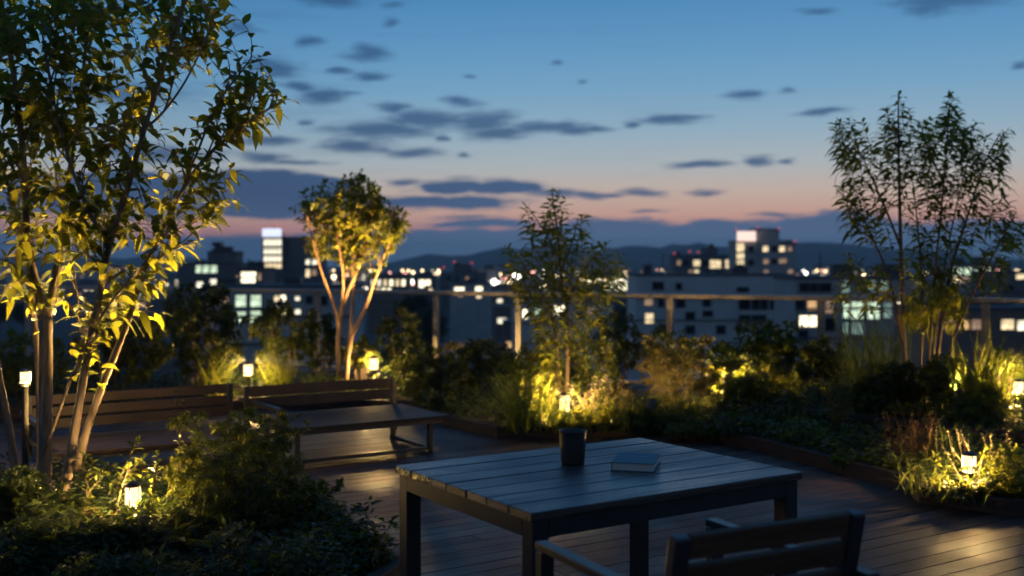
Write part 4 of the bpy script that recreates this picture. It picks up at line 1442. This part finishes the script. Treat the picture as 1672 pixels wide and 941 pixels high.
M_WALLS = [mat('dark_render_wall', (0.17, 0.165, 0.16), 0.8, noise=((0.22, 0.215, 0.21), 0.3, (1, 1, 1))),
           mat('grey_concrete_wall', (0.44, 0.42, 0.385), 0.85, noise=((0.54, 0.52, 0.48), 0.3, (1, 1, 1))),
           mat('pale_panel_wall', (0.58, 0.56, 0.51), 0.8, noise=((0.70, 0.68, 0.63), 0.25, (1, 1, 1))),
           mat('brown_brick_wall', (0.22, 0.15, 0.12), 0.85, noise=((0.29, 0.21, 0.17), 0.5, (1, 1, 1)))]
M_ROOF = mat('flat_roof', (0.10, 0.10, 0.105), 0.8, noise=((0.15, 0.15, 0.15), 0.2, (1, 1, 1)))
M_DARKPANE = mat('dark_window_glass', (0.018, 0.022, 0.028), 0.25, spec=0.25)
M_FRAME = mat('window_frame_metal', (0.08, 0.08, 0.085), 0.5)
GLOWS = {'g': glow('greenish_office_light', (0.78, 1.0, 0.72), 0.85, .6, 1.1), 'w': glow('warm_room_light', (1.0, 0.78, 0.46), 1.1, .6, 1.1), 'c': glow('cream_room_light', (1.0, 0.92, 0.70), 1.3, .6, 1.1),
         'o': glow('orange_room_light', (1.0, 0.60, 0.28), 0.75, .3, .5), 'd': glow('dim_room_light', (1.0, 0.66, 0.46), 0.30, .5, .6), 't': glow('dim_teal_light', (0.55, 0.85, 0.75), 0.28, .4, .5),
         'p': glow('pink_sign_light', (1.0, 0.72, 0.62), 1.25), 'v': glow('lavender_sign_light', (0.72, 0.78, 1.0), 1.25), 'C': glow('bright_cream_light', (1.0, 0.88, 0.60), 2.2, .5, .9), 'x': M_DARKPANE}
M_RED = glow('red_warning_light', (1.0, 0.12, 0.15), 0.9)
_cache = {}


def pane_mesh(w, h, key):
    k = (round(w, 1), round(h, 1), key)
    if k not in _cache:
        b = MB()
        b.box((0, 0, 0), (k[0], 0.06, k[1]))
        o = b.build('pane', GLOWS[key])
        _cache[k] = o.data
        bpy.data.objects.remove(o)
    return _cache[k]


def frame_mesh(w, h):
    k = (round(w, 1), round(h, 1), 'frame')
    if k not in _cache:
        b = MB()
        w_, h_ = k[0], k[1]
        e = max(0.12, min(w_, h_) * .05)
        for s in (-1, 1):
            b.box((s * (w_ / 2 + e / 2 - .02), 0, 0), (e, 0.2, h_ + 2 * e))
            b.box((0, 0, s * (h_ / 2 + e / 2 - .02)), (w_ - .06, 0.19, e))
        if w_ > 2.2:
            b.box((0, -.045, 0), (e * .7, 0.06, h_ - .02))
        o = b.build('window', M_FRAME)
        _cache[k] = o.data
        bpy.data.objects.remove(o)
    return _cache[k]


def child(name, data, parent, loc):
    o = bpy.data.objects.new(name, data)
    COL.objects.link(o)
    o.parent = parent
    o.location = loc
    return o


def building(label, Y, blocks, wins=(), reds=(), wall=1, depth=None, signs=(), framed=True, group=None):
    """blocks: (x0, x1, ytop[, depth offset]) rectangles of the silhouette at depth Y; wins: (x0, y0, x1, y1, glow key); all read off the photograph"""
    X0 = (min(q[0] for q in blocks) - CX) / F * Y
    X1 = (max(q[1] for q in blocks) - CX) / F * Y
    t_ = thing('building', label, 'building', ((X0 + X1) / 2, Y, GZ), 0, group)
    cx_ = (X0 + X1) / 2
    D_ = depth or max(10.0, (X1 - X0) * .5)
    wb, rb_ = MB(), MB()
    for i, q in enumerate(blocks):
        a, c = (q[0] - CX) / F * Y, (q[1] - CX) / F * Y
        zt = EYE - (q[2] - HY) / F * Y
        off = q[3] if len(q) > 3 else 0.0
        wb.box(((a + c) / 2 - cx_, D_ / 2 + off / 2 + 0.011 * i, (zt - GZ) / 2), (c - a - 0.02 * i, D_ - off, zt - GZ))
        rb_.box(((a + c) / 2 - cx_, D_ / 2 + off / 2 + 0.011 * i, zt - GZ + .2), (c - a + .25, D_ - off + .25, 0.4))
    wb.build('wall', M_WALLS[wall], t_).location = (0, 0, 0)
    rb_.build('roof', M_ROOF, t_).location = (0, 0, 0)

    rs = random.Random(len(label))
    wide = X1 - X0
    if framed:
        for k in range(rs.randint(2, 4)):
            q = blocks[rs.randrange(len(blocks))]
            a, c = (q[0] - CX) / F * Y - cx_, (q[1] - CX) / F * Y - cx_
            zt = EYE - (q[2] - HY) / F * Y - GZ + .38
            ub = MB()
            hh = rs.uniform(.4, 1.5)
            ub.box((rs.uniform(a + 1.5, c - 1.5) if c - a > 3.5 else (a + c) / 2, D_ * rs.uniform(.4, .7), zt + hh / 2), (rs.uniform(1, 2.6), rs.uniform(1, 3), hh))
            ub.build('rooftop_unit', M_FRAME, t_).location = (0, 0, 0)
        am = MB()
        q = blocks[0]
        a, c = (q[0] - CX) / F * Y - cx_, (q[1] - CX) / F * Y - cx_
        zt = EYE - (q[2] - HY) / F * Y - GZ
        xm = rs.uniform(a + (c - a) * .2, c - (c - a) * .2)
        am.bar((xm, D_ * .45, zt), (xm, D_ * .45, zt + rs.uniform(2, 4)), .14, .14)
        am.bar((xm - .8, D_ * .45, zt + 1.7), (xm + .8, D_ * .45, zt + 1.7), .08, .08)
        am.build('aerial', M_FRAME, t_).location = (0, 0, 0)
        if wide > 14:
            for zz in np.arange(zt - 3.35, 4, -3.4)[:6]:
                lb = MB()
                lb.box(((a + c) / 2, -0.14, zz), (c - a - .3, 0.28, 0.22))
                lb.build('ledge', M_ROOF, t_).location = (0, 0, 0)

    def front(xp):
        X = (xp - CX) / F * Y
        o_ = 0.0
        for q in blocks:
            if q[0] <= xp <= q[1]:
                o_ = q[3] if len(q) > 3 else 0.0
                break
        return o_
    for (x0, y0, x1, y1, key) in wins:
        w, h = (x1 - x0) / F * Y, (y1 - y0) / F * Y
        px_ = ((x0 + x1) / 2 - CX) / F * Y - cx_
        pz_ = EYE - ((y0 + y1) / 2 - HY) / F * Y - GZ
        fo = front((x0 + x1) / 2)
        if framed:
            fw_ = child('window', frame_mesh(w, h), t_, (px_, fo - 0.04, pz_))
            child('pane', pane_mesh(w, h, key), fw_, (0, 0.01, 0))
        else:
            child('window', pane_mesh(w, h, key), t_, (px_, fo - 0.04, pz_))
    for (x0, y0, x1, y1, key) in signs:
        w, h = (x1 - x0) / F * Y, (y1 - y0) / F * Y
        sb = MB()
        sb.box((0, 0, 0), (w, 0.8, h))
        o = sb.build('sign_panel', GLOWS[key], t_)
        o.location = (((x0 + x1) / 2 - CX) / F * Y - cx_, front((x0 + x1) / 2) - .6, EYE - ((y0 + y1) / 2 - HY) / F * Y - GZ)
    for (x, y) in reds:
        rr = 1.35 / F * Y
        mb = MB()
        X, Z = (x - CX) / F * Y - cx_, EYE - (y - HY) / F * Y - GZ
        mb.lathe((X, 1.2, Z - rr), [(rr * .5, 0), (rr, rr * .6), (rr, rr * 1.4), (rr * .5, rr * 2)], 10)
        o = mb.build('warning_light', M_RED, t_)
        o.location = (0, 0, 0)
        mb = MB()
        mb.bar((X, 1.2, Z - rr - 6 / F * Y), (X, 1.2, Z - rr), .25, .25)
        mb.build('mast', M_FRAME, t_).location = (0, 0, 0)
    return t_


def rows(x0, x1, n, y0, y1, key, fill=.82):
    w = (x1 - x0) / n
    return [(x0 + w * (i + .5 - fill / 2), y0, x0 + w * (i + .5 + fill / 2), y1, key if isinstance(key, str) and len(key) == 1 else random.choice(key)) for i in range(n)]


building('slim dark tower with lit floors and a glowing white rooftop sign', 300, [(428, 463, 388), (463, 524, 389, 2.0)],
         rows(430.5, 460, 4, 391, 401, 'c', .92) + rows(430.5, 460, 4, 405, 414.5, 'c', .92) + rows(430.5, 460, 4, 418, 427, 'c', .92) + rows(430.5, 460, 4, 430, 438, 'w', .92) +
         [(497, 424, 504, 432, 'c'), (508, 424, 516, 432, 'c'), (497, 440, 504, 453, 'w'), (507, 440, 515, 450, 'd')], [(431, 370), (446, 368), (457, 369)], 0, signs=[(429.5, 373.5, 460, 387, 'v')])
building('stepped dark building with rooftop box and three greenish lit windows', 230, [(290, 392, 432), (330, 378, 413, 4.0), (338, 346, 404, 6.0)],
         [(320, 433.5, 329, 446, 'g'), (331, 433.5, 342, 446, 'g'), (344, 433.5, 355, 446, 'g'), (321, 460, 332, 471, 'c'), (343, 456, 354, 468, 'c'), (362, 458, 372, 468, 'd')], (), 0)
building('low pavilion with one big warm lit window left of the slim tower', 205, [(384, 430, 440)], [(394, 444, 418, 452, 'C'), (394, 453, 417, 462, 'C'), (421, 446, 427, 458, 'd'), (385, 450, 391, 460, 'd')], (), 3)
building('grey office block with square greenish lit windows beyond the dark shrubs', 130, [(330, 575, 471)],
         [(385, 482, 402, 501, 'g'), (409, 482, 427, 501, 'g'), (386, 509, 402, 527, 'g'), (409, 508, 427, 528, 'g'), (448, 483, 456, 492, 'w'), (458, 482, 467, 491, 'C'), (448, 500, 468, 514, 'C'), (482, 484, 490, 491, 'c'), (482, 505, 491, 513, 'c'),
          (508, 513, 514, 520, 'c'), (448, 523, 456, 531, 'd'), (360, 485, 374, 498, 'd'), (345, 482, 356, 498, 'x'), (362, 509, 376, 527, 'x'), (340, 509, 355, 527, 'x'), (500, 484, 510, 495, 'x'), (520, 484, 534, 498, 'x'), (430, 509, 443, 527, 'x')], (), 1)
building('dark flat block with rooftop box and faint red warning lights', 520, [(718, 794, 446), (740, 768, 433, 6.0)], [(730, 452, 735, 458, 'x'), (745, 452, 750, 458, 'x'), (760, 452, 765, 458, 'd'), (775, 452, 780, 458, 'x')], [(742, 428), (770, 430), (724, 437)], 0)
building('tall tower group with pale pink rooftop sign and red warning lights', 350, [(1200, 1236, 395), (1236, 1274, 375, 1.5), (1274, 1304, 397, 3.0)],
         [(1202.5, 397.5, 1215, 411, 'w'), (1202.5, 413.5, 1215, 422, 'w'), (1202.5, 424.5, 1215, 434, 'w'), (1202.5, 436.5, 1215, 446, 'w'), (1247, 402, 1256, 411, 'w'), (1248, 423, 1257, 431, 'd'), (1248, 441, 1257, 450, 'd'), (1276, 402, 1285, 411, 'w'),
          (1290, 403, 1297, 410, 'd'), (1275, 422, 1288, 430, 'd'), (1290, 440, 1299, 447, 'd'), (1222, 402, 1230, 411, 'x'), (1222, 424, 1230, 434, 'x'), (1262, 402, 1270, 411, 'x'), (1262, 423, 1270, 431, 'x')],
         [(1203, 374), (1239, 371), (1273, 373), (1300, 394)], 1, signs=[(1203, 378, 1233, 394, 'p')])
building('broad dark block with square rooftop box beside the tall tower group', 400, [(1100, 1200, 418), (1153, 1176, 406, 5.0)],
         [(1132, 425, 1143, 435, 'w'), (1159, 425, 1177, 438, 'w'), (1184, 425, 1198, 438, 'w'), (1124, 441, 1131, 449, 'd'), (1133, 441, 1141, 449, 'w'), (1105, 425, 1112, 434, 'd'), (1116, 425, 1124, 434, 'x'), (1148, 425, 1155, 435, 'x'), (1150, 442, 1160, 450, 'x'), (1168, 442, 1178, 450, 'x')],
         [(1102, 414), (1127, 411), (1141, 412)], 0)
building('wide pale grey building with rows of dark windows behind the railing', 165, [(1038, 1298, 451)],
         [(1066, 461, 1083, 473, 'x'), (1104, 463, 1113, 473, 'x'), (1204, 470, 1222, 476, 'x'), (1052, 485, 1066, 499, 'd'), (1053, 512, 1067, 528, 'w'), (1075, 489, 1084, 501, 'x'), (1104, 489, 1118, 502, 'x'), (1120, 510, 1134, 522, 'x'), (1148, 508, 1163, 517, 'x'),
          (1207, 489, 1224, 505, 'x'), (1228, 489, 1239, 505, 'x'), (1242, 489, 1253, 505, 'x'), (1258, 489, 1272, 505, 'x'), (1280, 490, 1292, 502, 'x'), (1207, 515, 1224, 527, 'x'), (1228, 515, 1250, 527, 'x'), (1269, 519, 1283, 530, 'd'), (1148, 489, 1160, 500, 'x'), (1076, 530, 1090, 545, 'x'), (1120, 532, 1134, 545, 'x'), (1170, 532, 1184, 545, 'x'), (1228, 538, 1250, 550, 'x')], (), 2)
building('long office building with bright windows below the handrail', 125, [(1298, 1500, 457)],
         [(1318, 488, 1333, 507, 'o'), (1337, 489, 1345, 508, 'g'), (1348, 486, 1360, 512, 'd'), (1305, 515, 1320, 534, 'C'), (1321, 515, 1334, 534, 'C'), (1376, 493, 1386, 520, 'g'), (1389, 493, 1409, 521, 'g'), (1416, 493, 1436, 521, 'g'), (1390, 526, 1410, 546, 't'), (1376, 526, 1386, 546, 't'),
          (1374, 458, 1387, 478, 't'), (1416, 458, 1430, 476, 't'), (1434, 458, 1450, 476, 't'), (1464, 489, 1472, 504, 'C'), (1474, 489, 1488, 506, 'C'), (1306, 463, 1320, 476, 'x'), (1324, 463, 1334, 476, 'x'), (1338, 463, 1356, 476, 'x'), (1290 + 14, 540, 1318, 556, 'x'), (1340, 520, 1362, 540, 'x'), (1442, 494, 1456, 520, 't'), (1270 + 30, 489, 1312, 506, 'x')], (), 1)
building('low lit building glowing greenish behind the airy tree', 215, [(1552, 1624, 433)], rows(1556, 1621, 4, 437.5, 449, 'g', .86) + rows(1556, 1621, 5, 451.5, 461, 'tgwdt', .88), (), 1)
building('dark flat roofed block beyond the railing end with a thin lit strip', 190, [(1624, 1760, 446)], [(1658, 437.5 + 10, 1676, 456, 'w'), (1690, 450, 1720, 458, 'd'), (1640, 466, 1655, 474, 'x')], (), 0)
building('low tan lit facade under the end of the handrail', 105, [(1520, 1720, 508)], [(1540, 521, 1562, 538, 'd'), (1565, 521, 1582, 538, 'o'), (1585, 522, 1602, 538, 'd'), (1634, 522, 1655, 538, 'w'), (1660, 523, 1680, 540, 'c')], (), 3)
building('low pale building with bright doorway lights behind the slender young tree', 190, [(835, 1000, 497)], [(850, 505, 861, 521, 'C'), (872, 505, 883, 513, 'g'), (906, 499, 914, 515, 'C'), (915, 499, 924, 515, 'C'), (940, 510, 952, 520, 'x'), (960, 504, 972, 514, 'd'), (975, 520, 985, 530, 'x')], (), 2)
building('bright lit market hall far beyond the slender young tree', 430, [(955, 1040, 447)], rows(958, 1036, 9, 455, 463, 'CcCw', .6) + rows(985, 1025, 4, 465, 474, 'cC', .6) + rows(1010, 1034, 3, 448.5, 453.5, 'w', .7), (), 0)
building('lit low hall between the round crowned tree and the railing post', 420, [(600, 668, 449)], rows(604, 664, 6, 457, 467, 'cCwc', .58) + rows(612, 640, 3, 471, 479, 'wC', .7), (), 3)
building('small lit shop beyond the first railing post', 440, [(676, 712, 450)], [(684, 457, 693, 470, 'C'), (694, 457, 703, 466, 'C'), (700, 471, 706, 476, 'w')], (), 0)
building('low dark shed with two glowing oval roof lights', 300, [(735, 800, 464)], [(742, 469, 758, 475, 'C'), (776, 468, 788, 475, 'C'), (778, 479, 786, 487, 'w'), (748, 479, 756, 485, 'd')], (), 1)


# the houses and blocks farther off: one of each size, copied
FAR = 'far small city buildings with a few lit windows'
protos = []
for i, (w, d_, h, wl) in enumerate([(18, 14, 12, 0), (26, 16, 17, 1), (14, 12, 9, 3), (34, 18, 14, 0), (20, 18, 22, 1), (42, 16, 11, 3)]):
    t_ = thing('city_building', 'small far off city building showing a few lit windows below the hills', 'building', (0, 0, GZ), 0, FAR)
    b = MB()
    b.box((0, d_ / 2, h / 2), (w, d_, h))
    b.build('wall', M_WALLS[wl], t_).location = (0, 0, 0)
    b = MB()
    b.box((0, d_ / 2, h + .25), (w + .4, d_ + .4, .5))
    b.box((w * .2, d_ * .6, h + 1.6), (w * .3, d_ * .4, 2.6))
    b.build('roof', M_ROOF, t_).location = (0, 0, 0)
    nf, nc = max(1, int(h // 4)), max(3, int(w // 5))
    cells = [(a, c) for a in range(nf) for c in range(nc)]
    random.shuffle(cells)
    for (a, c) in cells[:max(3, int(len(cells) * .42))]:
        key = random.choice('wwcodCcxd')
        child('window', pane_mesh(3.0 if h < 15 else 2.6, 1.8, key), t_, (-w / 2 + (c + .5) * w / nc, -.04, 2.6 + a * 3.8))
    protos.append(t_)
used = [False] * len(protos)
random.seed(21)
spots = []
for _ in range(150):
    Y = 560 + 2100 * random.random() ** 1.2
    X = random.uniform(-.62, .62) * Y
    spots.append((X, Y))
for _ in range(34):
    Y = random.uniform(300, 520)
    X = random.uniform(-.6, .6) * Y
    spots.append((X, Y))
taken = []
for X, Y in spots:
    if any(abs(X - a) < 40 and abs(Y - c) < 34 for a, c in taken):
        continue
    if Y < 620 and any(lo - 14 < X / Y * F + CX < hi + 14 for lo, hi in ((420, 530), (1090, 1310), (712, 800), (590, 720), (945, 1045))):
        continue
    taken.append((X, Y))
    i = random.randrange(len(protos))
    o = copy_tree(protos[i]) if used[i] else protos[i]
    used[i] = True
    o.location = (X, Y, GZ)
    o.rotation_euler = (0, 0, random.uniform(-.45, .45))
for i, p in enumerate(protos):
    if not used[i]:
        p.location = (-300 + 90 * i, 900, GZ)

# street lamps of the city, seen as round out-of-focus lights
SL = 'street lamps glowing down in the city'
lamps = []
for key, colr, stg in (('warm', (1.0, .74, .40), 5.0), ('white', (1.0, .93, .78), 5.5), ('pink', (1.0, .42, .34), 3.0)):
    t_ = thing('street_lamp', 'tiny ' + key + ' street lamp glowing among the far city roofs', 'street lamp', (0, 0, GZ), 0, key + ' ' + SL)
    b = MB()
    b.tube([(0, 0, 0), (0, 0, 7.6)], [.14, .09], 6)
    b.build('pole', M_FRAME, t_).location = (0, 0, 0)
    b = MB()
    b.lathe((0, 0, 7.6), [(.3, 0), (.8, .5), (.9, 1.0), (.6, 1.6), (.2, 1.8)], 12)
    b.build('lamp_head', glow(key + '_street_light', colr, stg), t_).location = (0, 0, 0)
    lamps.append([t_, False])


def street_lamp(px, py, k, size=1.0):
    z = 8.6
    Y = F * (EYE - (GZ + z)) / max(py - HY, 9.0)
    s = min(max(0.8, Y / 620.0) * size, 1.9)
    Y = min(F * (EYE - (GZ + z * s)) / max(py - HY, 9.0), 1500)
    o = copy_tree(lamps[k][0]) if lamps[k][1] else lamps[k][0]
    lamps[k][1] = True
    o.location = ((px - CX) / F * Y, Y, GZ)
    o.scale = (s, s, s)


for (x, y, k, s) in [(699, 450, 0, 1.2), (711, 449, 0, 1.1), (799, 451, 0, 1), (807, 460, 1, 1.1), (816, 448, 0, 1.2), (829, 455, 2, 1), (839, 449, 1, 1), (840, 469, 1, .8), (782, 484, 1, .9), (751, 482, 0, .7), (742, 512, 0, .7), (760, 516, 0, .7), (635, 493, 0, 1), (650, 496, 0, .6),
                     (661, 497, 0, .6), (604, 485, 1, 1.1), (605, 488, 0, .9), (662, 447, 2, .9), (624, 450, 2, 1), (636, 446, 2, .9), (1021, 446, 0, 1.1), (1032, 452, 0, 1.1), (1073, 441, 2, 1), (1081, 441, 0, 1.1), (1097, 449, 1, .9), (1324, 432, 0, .0), (1334, 442, 0, 1.2), (1342, 441, 2, 1.1),
                     (1348, 443, 0, 1), (1316, 446, 1, 1), (1660, 441, 0, 1), (1632, 441, 2, 1.1), (1000, 493, 1, 1.2), (1008, 491, 0, .9), (1040, 489, 0, 1), (975, 494, 1, .8), (672, 460, 1, 1), (580, 448, 0, .9), (545, 452, 0, .9), (870, 445, 2, .9), (1050, 444, 2, .9), (1640, 455, 0, 1),
                     (592, 468, 0, 1), (614, 466, 1, 1.1), (622, 469, 1, 1.2), (860, 470, 1, .8), (1390, 446, 0, .9), (1410, 448, 0, .8), (905, 478, 0, 1.2), (915, 479, 0, 1.2), (560, 520, 0, .7), (770, 497, 0, .7), (735, 497, 1, .8), (745, 500, 1, .7), (820, 490, 0, .6), (1668, 446, 1, 1)]:
    if s > 0:
        street_lamp(x, y, k, s)

random.seed(77)
for _ in range(58):
    y = 440 + 34 * random.random() ** 1.6
    street_lamp(random.choice((random.uniform(535, 1040), random.uniform(300, 1672))), y, random.choice((0, 0, 0, 1, 2)), random.uniform(.6, 1.1))

# dark street trees between the buildings
M_FARTREE = leafmat('far_tree_leaf', (0.018, 0.032, 0.016), (0.040, 0.058, 0.024), (0.10, 0.14, 0.04), 0.6, 0.25)
tree0 = thing('street_tree', 'dark round street tree between the city buildings below', 'tree', (0, 0, GZ), 0, 'dark street trees in the city')
b = MB()
b.tube([(0, 0, 0), (.1, 0, 2.5), (0, .1, 6)], [.28, .22, .08], 7)
b.build('trunk', M_BARKD, tree0).location = (0, 0, 0)
nL = 900
pp = unit(RNG.normal(0, 1, (nL, 3))) * (RNG.uniform(.2, 1, (nL, 1)) ** .4) * np.array((3.4, 3.4, 3.0)) * (1 + .22 * np.sin(RNG.uniform(0, 6, (nL, 1)))) + np.array((0, 0, 7.2))
V, T = leaf_arrays(pp, unit(RNG.normal(0, 1, (nL, 3))), 1.0, .8, .3, simple=True)
cr_ = fast_mesh('crown', V, T, M_FARTREE, tree0)
cr_.location = (0, 0, 0)
first = True
for k in range(46):
    Y = random.uniform(120, 420)
    X = random.uniform(-.58, .58) * Y
    if Y < 330 and any(lo < X / Y * F + CX < hi for lo, hi in ((840, 1000), (1040, 1500))) and random.random() < .75:
        continue
    o = tree0 if first else copy_tree(tree0)
    first = False
    o.location = (X, Y, GZ)
    s = random.uniform(.8, 1.6)
    o.scale = (s, s, s * random.uniform(.9, 1.15))
    o.rotation_euler = (0, 0, random.uniform(0, 6.28))

# ------------------------------------------------------------------ evening air over the city
HAZE = True
if HAZE:
    hz = MB()
    hz.box((0, 3300, 55), (13000, 8400, 166))
    hm = bpy.data.materials.new('evening_air')
    hm.use_nodes = True
    nt = hm.node_tree
    nt.nodes.clear()
    pv = nt.nodes.new('ShaderNodeVolumePrincipled')
    pv.inputs['Color'].default_value = (0.92, 0.97, 1.0, 1)
    pv.inputs['Density'].default_value = 0.00011
    pv.inputs['Anisotropy'].default_value = 0.0
    out = nt.nodes.new('ShaderNodeOutputMaterial')
    nt.links.new(pv.outputs[0], out.inputs['Volume'])
    tag(hz.build('haze', hm), kind='stuff')
